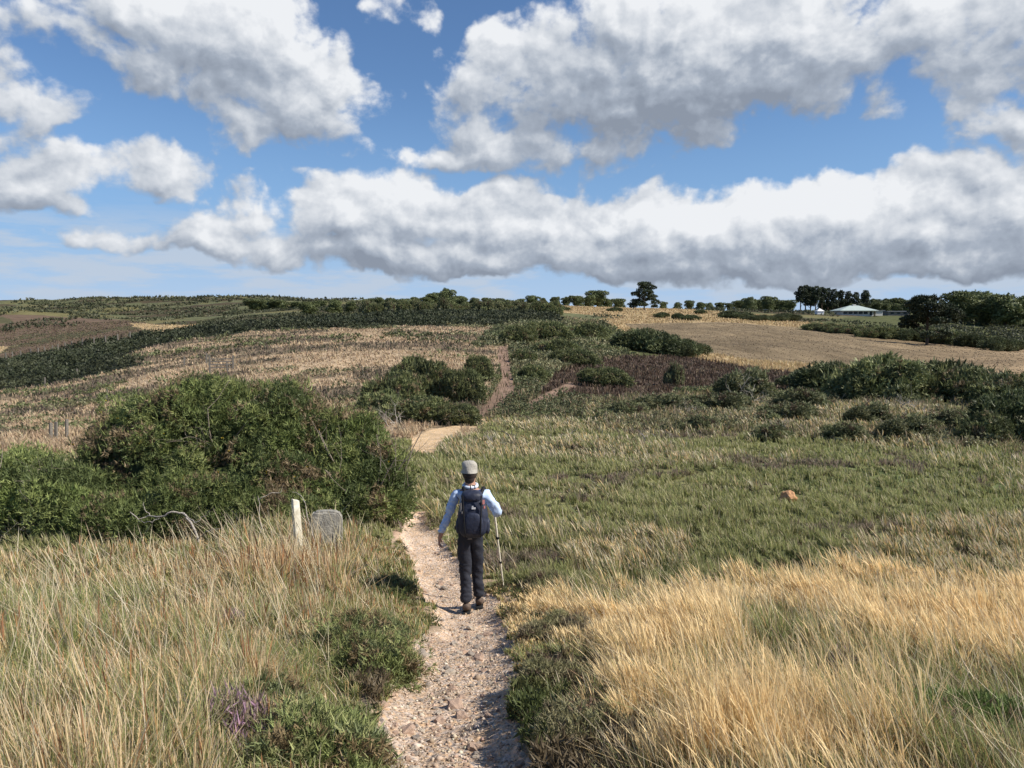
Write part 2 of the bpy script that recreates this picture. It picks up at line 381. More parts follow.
# ------------------------------------------------------------------ mesh building
def mesh_np(name, V, faces, col=None, mat=None, parent=None, smooth=False, attrs=None):
    """faces: list of integer arrays (n,k)"""
    me = bpy.data.meshes.new(name); V = np.asarray(V, np.float32)
    faces = [f for f in faces if len(f)]
    me.vertices.add(len(V)); me.vertices.foreach_set('co', V.ravel())
    tot = np.concatenate([np.full(len(f), f.shape[1], np.int32) for f in faces]); loops = np.concatenate([f.ravel() for f in faces]).astype(np.int32)
    me.loops.add(len(loops)); me.loops.foreach_set('vertex_index', loops)
    me.polygons.add(len(tot)); st = np.concatenate([[0], np.cumsum(tot)[:-1]]).astype(np.int32)
    me.polygons.foreach_set('loop_start', st)
    try: me.polygons.foreach_set('loop_total', tot)
    except Exception: pass
    if smooth: me.polygons.foreach_set('use_smooth', np.ones(len(tot), bool))
    me.update(calc_edges=True)
    if col is not None:
        c = np.ones((len(V), 4), np.float32); c[:, :3] = np.clip(col, 0, 1)
        at_ = me.color_attributes.new('Col', 'FLOAT_COLOR', 'POINT'); at_.data.foreach_set('color', c.ravel())
    for k, v in (attrs or {}).items():
        at_ = me.attributes.new(k, 'FLOAT', 'POINT'); at_.data.foreach_set('value', np.asarray(v, np.float32))
    if mat: me.materials.append(mat)
    o = bpy.data.objects.new(name, me); COL.objects.link(o)
    if parent: o.parent = parent
    return o
def tag(o, label=None, cat=None, group=None, kind=None):
    if label: o['label'] = label
    if cat: o['category'] = cat
    if group: o['group'] = group
    if kind: o['kind'] = kind
    return o
def empty(name, loc, rz=0, label=None, cat=None, group=None):
    o = bpy.data.objects.new(name, None); COL.objects.link(o); o.location = loc; o.rotation_euler = (0, 0, rz); o.empty_display_size = .2
    return tag(o, label, cat, group)
def copy_tree(o, parent=None):
    c = o.copy(); COL.objects.link(c); c.parent = parent
    for ch in list(o.children): copy_tree(ch, c)
    return c

# the ground, one sheet to the horizon
def build_terrain():
    a1 = np.arange(-44, 44.001, .115); side = np.geomspace(.2, 20, 14).cumsum(); side = side[side < 136 - 1]
    side = np.concatenate([side, [136]]) if side[-1] < 135 else side
    az = np.concatenate([-44 - side[::-1], a1, 44 + side]); az = az[(az >= -180) & (az <= 180)]; az[0] = -180; az[-1] = 180
    r = np.concatenate([np.geomspace(.5, 2.4, 20)[:-1], np.geomspace(2.4, 45, 640)[:-1], np.geomspace(45, 1600, 430)[:-1], np.geomspace(1600, 9500, 16)])
    A, RR = np.meshgrid(np.radians(az), r); x = RR * np.sin(A); y = RR * np.cos(A)
    z = hgt(x, y); z[:, -1] = z[:, 0]
    zn, px, py = zones(x.ravel(), y.ravel(), z.ravel())
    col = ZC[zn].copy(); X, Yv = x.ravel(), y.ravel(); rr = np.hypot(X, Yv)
    nr0 = rr < 16; pd0 = np.where(nr0, path_d(X, Yv), 9); e0 = (nr0 & (zn != 1) & (pd0 < 1.45) & (fbm(X * 4, Yv * 4, 3, 59) > .38))[:, None]; col = np.where(e0, [.40, .30, .205], col)
    # meadow and dry hill vary in species
    n = fbm(X / 5, Yv / 5, 4, 41)[:, None]; k = (zn == 0)[:, None]
    col = np.where(k, col * (1 - n * .0) * (1 + (n - .5) * [1.2, .6, .8]), col)
    n2 = fbm(X / 9, Yv / 4, 4, 43)[:, None]; k = (zn == 4)[:, None]
    col = np.where(k, np.where(n2 < .46, col * .6, col * (1 + (n2 - .5) * 1.2)), col)
    t = np.clip((px - 860) / 160, 0, 1)[:, None]; k = (zn == 8)[:, None]
    col = np.where(k, col * (1 - t) + np.array([.27, .195, .115]) * t, col)
    st_ = fbm((X * .9 + Yv * .25) / 1.6, (Yv * .9 - X * .25) / 38, 4, 48)[:, None] * .6 + fbm(X / 22, Yv / 22, 4, 49)[:, None] * .6
    col = np.where(k, col * (.42 + st_), col)
    n3 = fbm(X / 70, Yv / 55, 5, 47)[:, None]; k = (zn == 7)[:, None]
    col = np.where(k, np.where(n3 > .56, [.075, .06, .035], np.where(n3 < .40, [.15, .135, .06], col)), col)
    k = (zn == 6)[:, None]; col = np.where(k & (n3 > .58), [.09, .085, .045], col)
    nv, nr_ = len(r), len(az); idx = np.arange(nv * nr_).reshape(nv, nr_)
    q = np.stack([idx[:-1, :-1], idx[:-1, 1:], idx[1:, 1:], idx[1:, :-1]], -1).reshape(-1, 4)[:, ::-1]
    V = np.stack([X, Yv, z.ravel()], 1)
    c0 = len(V); V = np.vstack([V, [[0, 0, -1.65]]]); col = np.vstack([col, [ZC[1]]])
    tri = np.stack([idx[0, :-1], idx[0, 1:], np.full(nr_ - 1, c0)], 1)[:, ::-1]
    tri = tri[:, ::-1]; pm = ((zn == 1) | (zn == 11) | (zn == 15)).astype(float); pm[zn == 15] = .5
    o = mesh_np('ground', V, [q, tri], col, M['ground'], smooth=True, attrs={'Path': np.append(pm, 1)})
    # normals up
    me = o.data
    if me.polygons[nr_ * 300].normal.z < 0: me.flip_normals()
    tag(o, 'rolling heathland ground with a stony pale footpath running down into the valley', kind='structure')
build_terrain()
print('terrain done')

# ------------------------------------------------------------------ grass blades
def blades(P, h, w, lean, bend, col, head=None, tipc=None):
    """P (n,3), lean (n,2) horizontal displacement of the tip as a share of height"""
    n = len(P); a = rng.uniform(0, math.tau, n); wx = np.stack([np.cos(a), np.sin(a), np.zeros(n)], 1)
    ts = [0, .45, .8, 1.0]; prof = [1, .8, .5, 0] if head is None else [.55, .5, head, 0]
    V = []
    for t, s in zip(ts, prof):
        c = P + np.stack([lean[:, 0] * h * (t ** bend), lean[:, 1] * h * (t ** bend), h * t * (1 - .15 * t * np.clip(np.hypot(lean[:, 0], lean[:, 1]), 0, 1.5))], 1)
        if t == 0: c[:, 2] -= .02
        off = wx * (w * s * .5)[:, None]
        if t < 1: V += [c - off, c + off]
        else: V += [c]
    V = np.stack(V, 1).reshape(-1, 3); b = np.arange(n)[:, None] * 7
    q = np.concatenate([b + [0, 1, 3, 2], b + [2, 3, 5, 4]]); t = b + [4, 5, 6]
    C = np.repeat(col[:, None, :], 7, 1)
    if tipc is not None: C[:, 4:] = tipc[:, None, :]
    return V, [q, t], C.reshape(-1, 3)
def polar_points(n, r0, r1, a0=-42, a1=42, power=0.0):
    """denser near the camera: constant number per solid slice of view"""
    u = rng.random(n)
    if power == 0: r = r0 * (r1 / r0) ** u
    else: r = (r0 ** power + u * (r1 ** power - r0 ** power)) ** (1 / power)
    a = np.radians(rng.uniform(a0, a1, n)); return r * np.sin(a), r * np.cos(a), r
def pal(n, cols, wts, jit=.16):
    c = np.array(cols)[rng.choice(len(cols), n, p=np.array(wts) / sum(wts))]
    return c * rng.uniform(1 - jit, 1 + jit, (n, 1)) * rng.uniform(.95, 1.05, (n, 3))
GOLD = [(.60,.42,.19),(.66,.49,.26),(.48,.33,.15),(.69,.56,.34)]
PALE = [(.56,.47,.30),(.48,.40,.26),(.64,.56,.40)]
GREEN = [(.20,.235,.08),(.26,.285,.105),(.14,.175,.06),(.31,.31,.145)]
RUST = [(.36,.19,.09),(.27,.15,.08)]
allp = []
def place(x, y, r, hmin, hmax, cols, wts, wpix, wind, spread, bend=1.6, head=None, hm=None, jit=.16, tip=None):
    n = len(x)
    if n == 0: return
    z = hgt(x, y); P = np.stack([x, y, z], 1); h = rng.uniform(hmin, hmax, n)
    if hm is not None: h = h * hm
    w = np.maximum(.0028, r * wpix / F_PX) * rng.uniform(.7, 1.3, n)
    a = rng.uniform(0, math.tau, n); s = np.abs(rng.normal(0, spread, n))
    lean = np.stack([wind[0] + np.cos(a) * s, wind[1] + np.sin(a) * s], 1)
    c = pal(n, cols, wts, jit)
    tc = None if tip is None else c * .35 + np.array(tip) * .65 * rng.uniform(.8, 1.15, (n, 1))
    allp.append(blades(P, h, w, lean, bend, c, head, tc))
def flush(name, label, mat='grass', kind='stuff', parts=None):
    global allp
    V = []; Q = []; T = []; C = []; o = 0
    for v, (q, t), c in allp:
        V.append(v); Q.append(q + o); T.append(t + o); C.append(c); o += len(v)
    ob = mesh_np(name, np.concatenate(V), [np.concatenate(Q), np.concatenate(T)], np.concatenate(C), M[mat])
    tag(ob, label, 'grass', kind=kind); allp = []; return ob

def tufted(x, y, s, cell, seed, amt=.5):
    """pull points towards clump centres so the sward is tussocky"""
    x0, y0 = x, y; x = x + (fbm(x / cell / 2.3, y / cell / 2.3, 3, seed + 40) - .5) * cell * 5; y = y + (fbm(x0 / cell / 2.3, y0 / cell / 2.3, 3, seed + 50) - .5) * cell * 5
    cx = np.floor(x / cell); cy = np.floor(y / cell)
    tx = (cx + .15 + .7 * _hash(cx, cy, seed)) * cell; ty = (cy + .15 + .7 * _hash(cx, cy, seed + 1)) * cell
    return x0 + (tx - x) * amt, y0 + (ty - y) * amt, cx, cy

def foreground():
    # left bank: straw, green and rust stems
    x, y, r = polar_points(350000, 1.7, 14, -43, 4, power=.9)
    x, y, cx, cy = tufted(x, y, 0, .26, 11, .45)
    zn, px, py = zones(x, y); k = zn == 2; x, y, r, px, py, cx, cy = [q[k] for q in (x, y, r, px, py, cx, cy)]
    pd = path_d(x, y); g = fbm(x / 1.3, y / 1.3, 3, 61); hh = .50 + .7 * _hash(cx, cy, 3) ** 1.3 + (fbm(x / .8, y / .8, 3, 62) - .5) * .9
    low = np.clip((pd - 1) / 1.9, .34, 1) * np.where((px > 235) & (px < 352) & (r > 8.2) & (r < 11.2), 1.55, 1) * np.where((px > 330) & (r < 8), .8, 1)
    d = rng.random(len(x)); gn = np.where(px > 330, .16, 0) + np.clip((py - 600) / 170, 0, 1) * .09 - np.clip((620 - py) / 60, 0, 1) * .06
    isg = (g + gn + (rng.random(len(x)) - .5) * .55) > .455
    bare = fbm(x / .5, y / .5, 3, 65) < .36
    a = isg; place(x[a], y[a], r[a], .12, .36, GREEN + GOLD[:2] + PALE[1:2], [3,3,2,3,1.0,.8,1.2], .9, (-.12, 0), .5, hm=(hh * low)[a])
    a = ~isg & (d < .34) & ~bare; place(x[a], y[a], r[a], .20, .41, GOLD + PALE, [2,2,2,1.4,1.4,1.6,1], .5, (((fbm(x / .9, y / .9, 3, 77) - .6) * .6)[a], ((fbm(x / .9, y / .9, 3, 78) - .5) * .5)[a]), .26, head=1.5, hm=(hh * low)[a], tip=(.64,.49,.30))
    a = ~isg & (d >= .40) & (d < .8); place(x[a], y[a], r[a], .10, .36, PALE + GREEN[:2] + GOLD[:1] + [(.22,.17,.12)], [2,2,.6,2,2,1.6,2], .8, (-.1, 0), .75, bend=1.2, hm=(hh * low)[a])
    a = ~isg & (d >= .8) & (d < .86); place(x[a], y[a], r[a], .22, .44, RUST, [1, 1], .8, (-.05, 0), .2, head=1.5, hm=(hh * low)[a])
    a = rng.random(len(x)) < .012; place(x[a], y[a], r[a], .45, .70, PALE, [1, 1, 1], .7, (-.25, 0), .5, bend=1.1, hm=low[a])
    flush('tall_grass', 'tall dry golden grass mixed with green stems on the left bank beside the path')
    # right: golden swathe leaning left
    x, y, r = polar_points(430000, 1.7, 14.5, -4, 43, power=.9)
    x, y, cx, cy = tufted(x, y, 0, .34, 12, .35)
    zn, px, py = zones(x, y); k = zn == 3; x, y, r, px, py, cx, cy = [q[k] for q in (x, y, r, px, py, cx, cy)]
    pd = path_d(x, y); low = np.clip((pd - .9) / 2.3, .24, 1); hh = .6 + .6 * _hash(cx, cy, 3) + (fbm(x / .9, y / .9, 3, 64) - .5) * .8
    g = fbm(x / 1.1, y / 1.1, 3, 71); d = rng.random(len(x))
    gn = np.clip((2.6 - pd) / 1.8, 0, 1) * .34 + np.where((px > 930) & (py > 700), .25, 0) + np.where((px > 870) & (py < 650), .14, 0) + np.where(pip(px, py, [(690,640),(800,630),(810,680),(700,690)]), .12, 0) + np.where(pip(px, py, [(780,690),(930,660),(960,760),(860,790)]), .10, 0)
    isg = (g + gn + (rng.random(len(x)) - .5) * .46) > .545
    wind = .16 + .22 * fbm(x / 1.5, y / 1.5, 2, 73)
    a = isg & (d < .9); place(x[a], y[a], r[a], .09, .32, GREEN + GOLD[:2] + [(.19,.13,.09),(.14,.11,.07)], [2.6,2.6,2,2.4,1.2,.8,2,2], .9, (-.22, 0), .5, hm=(hh * low)[a])
    dd = np.where(fbm(x / .45, y / .45, 3, 74) < .42, .12, .42)
    a = ~isg & (d < dd); place(x[a], y[a], r[a], .20, .44, GOLD, [2.4,2.4,2,1.6], .6, (-(.04 + .42 * fbm(x / 1.1, y / 1.1, 3, 75))[a], ((fbm(x / .9, y / .9, 3, 76) - .5) * .5)[a]), .27, head=1.7, hm=(hh * low)[a], tip=(.76,.60,.34))
    a = ~isg & (d >= .50) & (d < .86); place(x[a], y[a], r[a], .10, .36, PALE + GREEN[:2] + GOLD[:2], [2,2,1,.9,.9,2,2], .7, (-.25, 0), .6, bend=1.2, hm=(hh * low)[a])
    a = rng.random(len(x)) < .012; place(x[a], y[a], r[a], .36, .56, PALE, [1, 1, 1], .7, (-.34, 0), .45, bend=1.1, hm=low[a])
    flush('tall_grass', 'swathe of tall golden seeding grass leaning left on the right of the path')
def meadow():
    x, y, r = polar_points(430000, 9, 48, -43, 43, power=.35)
    x, y, cx, cy = tufted(x, y, 0, .7, 13, .35)
    zn, px, py = zones(x, y); k = (zn == 0) | ((zn == 10) & (rng.random(len(x)) < .75)); x, y, r, px, py, cx, cy, zn = [q[k] for q in (x, y, r, px, py, cx, cy, zn)]
    pd = path_d(x, y); low = np.where(r < 18, np.clip((pd - .9) / 1.5, .3, 1), 1)
    g = fbm(x / 4.5, y / 3.8, 4, 81); g2 = fbm(x / 1.6, y / 1.6, 3, 82); d = rng.random(len(x)); hh = .6 + .8 * _hash(cx, cy, 5)
    pale = pip(px, py, [(400,500),(430,450),(500,425),(600,440),(720,450),(720,470),(600,465),(520,470),(470,520)])
    strawp = pip(px, py, [(770,428),(800,402),(870,405),(960,412),(900,436),(820,436)]) | pip(px, py, [(840,560),(900,535),(1100,520),(1100,580),(900,600)]) | pip(px, py, [(560,560),(640,535),(700,540),(690,570),(600,590)])
    v = g + np.where(pale, .13, 0) + np.where(strawp, .30, 0) + np.where(zn == 10, .06, 0) + (g2 - .5) * .35
    v = v + (rng.random(len(x)) - .5) * .34
    st = v > .67
    a = st & (d < .7); place(x[a], y[a], r[a], .18, .40, PALE + GOLD[:2] + GREEN[2:], [2,2,1.2,1.0,.8,1,1.6], .75, (-.3, 0), .32, head=1.2, hm=hh[a])
    a = st & (d >= .7); place(x[a], y[a], r[a], .12, .3, GREEN + PALE[:1], [2,2,1,2,1], .9, (-.25, 0), .4, hm=hh[a])
    hb = (~st) & (g2 + (rng.random(len(x)) - .5) * .2 < .42) & (g > .47)
    a = hb; place(x[a], y[a], r[a], .1, .22, [(.25,.19,.145),(.31,.24,.18),(.20,.19,.10)], [1,1,1], 1.0, (-.1, 0), .5, hm=hh[a])
    a = ~st & ~hb; c = [(.30,.32,.12),(.35,.345,.15),(.22,.235,.09),(.42,.385,.21),(.50,.44,.28)]
    place(x[a], y[a], r[a], .08, .24, c, [3,3,2,2,1.2], .9, (-.22, 0), .4, hm=(hh * low)[a])
    flush('meadow_grass', 'short green grass with straw tussocks filling the valley floor')
def dryhill():
    x, y, r = polar_points(470000, 28, 560, -44, 44, power=.25)
    x, y, cx, cy = tufted(x, y, 0, 1.6, 14, .35)
    zn, px, py = zones(x, y); hh = .5 + 1.0 * _hash(cx, cy, 5)
    n2 = fbm(x / 9, y / 4, 4, 43)
    a = (zn == 4) & (n2 >= .46); place(x[a], y[a], r[a], .12, .34, [(.48,.365,.235),(.56,.45,.30),(.40,.295,.19),(.28,.21,.14)], [3,2,2,1.4], 1.0, (-.2, 0), .6, hm=hh[a])
    n2 = n2 + (rng.random(len(x)) - .5) * .10
    a = (zn == 4) & (n2 < .46); place(x[a], y[a], r[a], .12, .40, [(.16,.125,.095),(.12,.115,.07),(.27,.21,.15)], [2,2,1], 1.1, (-.1, 0), .4, hm=hh[a])
    a = (zn == 12); place(x[a], y[a], r[a], .2, .6, [(.50,.39,.22),(.42,.31,.17)], [1, 1], 1.0, (-.2, 0), .3, hm=hh[a])
    a = (zn == 9); place(x[a], y[a], r[a], .15, .45, [(.10,.068,.05),(.15,.10,.07),(.07,.055,.035),(.30,.23,.15)], [3,2,2,.5], 1.1, (0, 0), .5, hm=hh[a])
    a = (zn == 14) | (zn == 10); place(x[a], y[a], r[a], .12, .42, [(.15,.155,.07),(.23,.205,.10),(.42,.33,.21),(.19,.14,.095)], [2.4,2,2,1.2], 1.1, (0, 0), .5, hm=hh[a])
    a = (zn == 8) & (rng.random(len(x)) < .35); place(x[a], y[a], r[a], .06, .18, [(.30,.23,.15),(.20,.15,.10),(.40,.32,.21)], [1,1,.6], .9, (0, 0), .6)
    a = (zn == 6) | (zn == 15) & (rng.random(len(x)) < .12); place(x[a], y[a], r[a], .2, .6, [(.16,.115,.08),(.20,.15,.10),(.13,.125,.06)], [2,1,1], .9, (0, 0), .6)
    flush('hill_grass', 'bleached straw coloured grass and brown heather on the middle slopes')
foreground(); meadow(); dryhill()
print('grass done')

# ------------------------------------------------------------------ foliage
def rand_dir(n):
    v = rng.normal(size=(n, 3)); return v / np.linalg.norm(v, axis=1)[:, None]
def nrm(v): return v / np.maximum(np.linalg.norm(v, axis=1)[:, None], 1e-9)
def spikes(P, ax, size, k, width, spread, col, jit=.2):
    """k narrow leaves fanned round the axis at each point"""
    n = len(P); P = np.repeat(P, k, 0); ax = np.repeat(ax, k, 0); col = np.repeat(col, k, 0); size = np.repeat(np.broadcast_to(size, (n,)), k)
    d = nrm(ax + rng.normal(size=P.shape) * spread); s = nrm(np.cross(d, rand_dir(len(P))))
    L_ = (size * rng.uniform(.6, 1.3, len(P)))[:, None]; w = L_ * width * .5
    base = P + rng.normal(size=P.shape) * (size * .12)[:, None]
    V = np.stack([base - s * w, base + s * w, base + d * L_], 1).reshape(-1, 3)
    T = np.arange(len(P) * 3).reshape(-1, 3); c = np.repeat(col * rng.uniform(1 - jit, 1 + jit, (len(P), 1)), 3, 0)
    return V, T, c
def leaves(P, nr_, size, col, jit=.2):
    """broad leaf-like quads loosely facing nr_"""
    n = len(P); d = nrm(nr_ + rng.normal(size=P.shape) * .7); s = nrm(np.cross(d, rand_dir(n))); t = np.cross(d, s)
    sz = (size * rng.uniform(.55, 1.25, n))[:, None]; a = s * sz * .5; b = t * sz * .36
    V = np.stack([P - a, P + b, P + a * 1.1, P - b], 1).reshape(-1, 3)
    return V, np.arange(n * 4).reshape(-1, 4), np.repeat(col * rng.uniform(1 - jit, 1 + jit, (n, 1)), 4, 0)
def lobe_surface(lobes, n, zmin=-.35, depth=.3, rough=.18, seed=0):
    L = np.array(lobes, float); area = (L[:, 3] * L[:, 4] + L[:, 4] * L[:, 5] + L[:, 3] * L[:, 5]); k = rng.choice(len(L), n, p=area / area.sum())
    d = rand_dir(n); d[:, 2] = np.where(d[:, 2] < zmin, -d[:, 2], d[:, 2])
    nz = fbm(d[:, 0] * 2.4 + k * 7.1 + seed, d[:, 1] * 2.4 + d[:, 2] * 2.9, 3, 91) - .5
    f = 1 + nz * 2 * rough - depth * rng.random(n) ** 2.2
    P = L[k, :3] + d * L[k, 3:6] * f[:, None]; N_ = nrm(d / L[k, 3:6])
    ok = np.ones(n, bool)
    for i in range(len(L)):
        q = np.linalg.norm((P - L[i, :3]) / L[i, 3:6], axis=1); ok &= (q > .66) | (k == i)
    return P[ok], N_[ok]
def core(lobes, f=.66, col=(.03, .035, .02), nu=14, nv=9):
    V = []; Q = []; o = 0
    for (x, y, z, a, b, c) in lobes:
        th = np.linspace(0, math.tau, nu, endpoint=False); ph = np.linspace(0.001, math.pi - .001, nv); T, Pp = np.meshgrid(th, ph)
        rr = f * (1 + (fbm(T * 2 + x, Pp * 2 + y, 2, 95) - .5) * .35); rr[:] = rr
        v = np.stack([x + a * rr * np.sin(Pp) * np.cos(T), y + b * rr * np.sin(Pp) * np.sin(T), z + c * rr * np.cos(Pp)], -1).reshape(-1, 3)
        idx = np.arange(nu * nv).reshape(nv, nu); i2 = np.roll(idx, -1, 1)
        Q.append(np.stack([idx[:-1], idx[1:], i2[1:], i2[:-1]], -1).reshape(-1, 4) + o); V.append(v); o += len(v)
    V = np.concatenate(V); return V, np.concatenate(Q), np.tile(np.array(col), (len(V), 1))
def join(parts):
    V = []; F = {3: [], 4: []}; C = []; o = 0
    for v, f, c in parts:
        V.append(v); F[f.shape[1]].append(f + o); C.append(c); o += len(v)
    return np.concatenate(V), [np.concatenate(F[k]) for k in (3, 4) if F[k]], np.concatenate(C)
GORSE = [(.19,.23,.075),(.15,.185,.062),(.24,.27,.095),(.11,.14,.05)]
DARKG = [(.085,.105,.045),(.065,.08,.038),(.115,.13,.058)]
def mixcol(P, cols, sc_, seed, brown=None, bamt=0):
    t = fbm(P[:, 0] / sc_ + P[:, 2] / sc_ * .7, P[:, 1] / sc_ + P[:, 2] / sc_, 3, seed); cols = np.array(cols)
    t = np.clip((t - .28) / .44, 0, .999); k = (t * len(cols)).astype(int); c = cols[k]
    if brown is not None:
        b = fbm(P[:, 0] / sc_ / .8 + 9, P[:, 1] / sc_ / .8 + P[:, 2] / sc_, 3, seed + 5) + rng.uniform(-.06, .06, len(P)); c = np.where((b > 1 - bamt)[:, None], np.array(brown), c)
    return c
def tube(pts, rad, ns=5):
    pts = np.array(pts, float); n = len(pts); V = []
    tg = np.gradient(pts, axis=0); tg = nrm(tg); ref = np.array([.3, .2, 1.0])
    for i in range(n):
        a = np.cross(tg[i], ref); a /= max(np.linalg.norm(a), 1e-6); b = np.cross(tg[i], a)
        for j in range(ns):
            t = math.tau * j / ns; V.append(pts[i] + (a * math.cos(t) + b * math.sin(t)) * rad[i])
    Q = [[i * ns + j, i * ns + (j + 1) % ns, (i + 1) * ns + (j + 1) % ns, (i + 1) * ns + j] for i in range(n - 1) for j in range(ns)]
    return np.array(V), np.array(Q), np.zeros((len(V), 3)) + .5
def branchy(base, direction, length, rad, depth, out, wob=.25, up=.1, kids=3, ns=5, nseg=6):
    p = np.array(base, float); d = np.array(direction, float); d /= np.linalg.norm(d); pts = [p.copy()]; rads = [rad]
    for i in range(nseg):
        d = d + rng.normal(size=3) * wob * .6; d[2] += up * .3; d /= np.linalg.norm(d); p = p + d * length / nseg; pts.append(p.copy()); rads.append(rad * (1 - .75 * (i + 1) / nseg))
        if depth > 0 and i >= 1 and rng.random() < kids / nseg:
            dd = d + rng.normal(size=3) * .7; branchy(p, dd, length * rng.uniform(.4, .65), rads[-1] * .7, depth - 1, out, wob, up, kids, max(3, ns - 1), max(3, nseg - 1))
    out.append(tube(pts, rads, ns))

def bush_lobes(W, D, Hh, n, seed=0):
    """several overlapping clumps, origin on the ground"""
    Ls = [(rng.uniform(-.06, .06) * W, 0, Hh * .34, W * .30, D * .30, Hh * .42)]
    for i in range(n):
        a = i * 2.4 + seed + rng.uniform(-.6, .6); t = rng.uniform(.25, 1.0) ** .8; hx = Hh * rng.uniform(.14, .27)
        Ls.append((math.cos(a) * W * .40 * t, math.sin(a) * D * .40 * t, Hh * max(.10, (1 - t) * .55 + rng.uniform(.08, .34)), W * rng.uniform(.10, .19), D * rng.uniform(.10, .19), hx))
    return Ls
def sublobes(lobes, m, rs, seed, rough=.2):
    """tufty little domes covering the big clumps"""
    P, N_ = lobe_surface(lobes, m, rough=rough, depth=.12, seed=seed); r = rs * rng.uniform(.5, 1.5, len(P))
    return P - N_ * r[:, None] * .45, r
def gorse_mesh(name, lobes, n, size, cols=GORSE, brown=None, bamt=0, k=6, width=.2, spread=.6, rough=.24, mat='leaf', parent=None, csc=.6, seed=0, flowers=0, subn=None, subr=None):
    sc0, sr = sublobes(lobes, subn or max(24, n // 70), size * (subr or 2.6), seed, rough); ki = rng.integers(0, len(sc0), n); dd = rand_dir(n)
    P = sc0[ki] + dd * (sr[ki] * (1 - .35 * rng.random(n) ** 2))[:, None]; N_ = dd
    c = mixcol(P, cols, csc, 50 + seed, brown, bamt) * rng.uniform(.68, 1.3, (len(sc0), 1))[ki]
    ax = nrm(N_ * .8 + np.array([0, 0, .35]) + rng.normal(size=P.shape) * .3)
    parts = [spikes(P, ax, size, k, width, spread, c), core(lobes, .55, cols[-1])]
    m = int(n * .025); P2, N2 = lobe_surface(lobes, m, rough=rough, depth=.02, seed=seed)      # long leader shoots break the outline
    parts.append(spikes(P2 + N2 * size * .3, nrm(N2 * .5 + np.array([0, 0, .8])), size * 1.9, 4, width * .7, .25, mixcol(P2, cols, csc, 50 + seed) * 1.1))
    if flowers:
        P3, N3 = lobe_surface(lobes, flowers, rough=rough, depth=.05, seed=seed); parts.append(spikes(P3, N3, size * .5, 4, .6, .7, np.tile(np.array([[.6, .42, .04]]), (len(P3), 1))))
    V, F_, C = join(parts)
    return mesh_np(name, V, F_, C, M[mat], parent=parent)
def stems_mesh(name, W, D, Hh, n, parent, mat='deadd', rad=.02, depth=1):
    out = []
    for i in range(n):
        a = rng.uniform(0, math.tau); t = rng.uniform(0, .3); branchy((math.cos(a) * W * t * .3, math.sin(a) * D * t * .3, -.05), (math.cos(a) * .7, math.sin(a) * .7, 1.2), Hh * rng.uniform(.6, .95), rad, depth, out)
    V, F_, C = join(out); return mesh_np(name, V, F_, None, M[mat], parent=parent)

# the big gorse thicket at left, four bushes of it
BROWN = (.27, .205, .12)
def lobe_px(px, py, rx, ry, Y, o, dr=None):
    u, q = ray(px, py); s = Y / F_PX
    return (u * Y - o[0], Y - o[1], q * Y - o[2], rx * s, (dr or rx * s), ry * s)
def thicket(label, basepx, Y, lobes, n, size, **kw):
    o = at(basepx, Y); t = empty('gorse_bush', o, 0, label, 'bush', 'gorse bushes of the near thicket')
    Ls = [lobe_px(*l, o) for l in lobes]
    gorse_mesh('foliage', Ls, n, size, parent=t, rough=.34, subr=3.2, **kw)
    W = max(l[3] for l in Ls) * 2
    stems_mesh('stems', W, W * .6, max(l[2] + l[5] for l in Ls) * 1.08, 14, t, mat='twig', rad=.028, depth=2)
    return t
thicket('largest rounded green gorse bush left of the walker, with brown patches on its crown', 225, 15,
        [(150,470,62,70,15),(205,440,70,56,15.3),(265,440,72,56,15.2),(235,490,95,48,14.4),(120,500,52,45,14.6),(180,425,40,36,15.4),(300,455,52,50,15.0),(250,410,42,28,15.6),(215,402,34,22,15.6),(150,440,40,34,15.2),(290,418,30,24,15.5),(110,465,34,36,15)],
        46000, .085, brown=BROWN, bamt=.37, seed=1, flowers=160)
thicket('green gorse bush behind the square stone, nearest to the path', 360, 14.4,
        [(345,470,48,46,14.8),(375,490,34,44,14.4),(335,505,52,34,13.9),(385,512,24,28,14.2),(320,440,40,32,15.1),(355,445,26,26,15),(300,495,42,36,14)],
        26000, .08, brown=BROWN, bamt=.40, seed=2, flowers=60)
thicket('low bright green gorse bush at the left edge of the frame', 20, 13.5,
        [(10,500,60,42,13.5),(60,505,48,34,13.2),(-50,490,60,52,13.8),(30,480,36,26,13.9),(90,520,40,24,12.8)],
        20000, .08, cols=[(.20,.25,.08),(.165,.205,.068),(.25,.29,.10),(.12,.15,.055)], seed=3)
thicket('low gorse bush at the foot of the largest bush, behind the bleached branch', 190, 12.9,
        [(150,520,50,24,12.8),(205,512,48,28,13),(255,516,44,26,13),(110,522,34,20,12.6),(290,520,30,20,12.8)],
        15000, .075, cols=[(.18,.22,.075),(.14,.175,.06),(.22,.25,.09),(.11,.135,.052)], brown=BROWN, bamt=.36, seed=4)
print('thicket done')

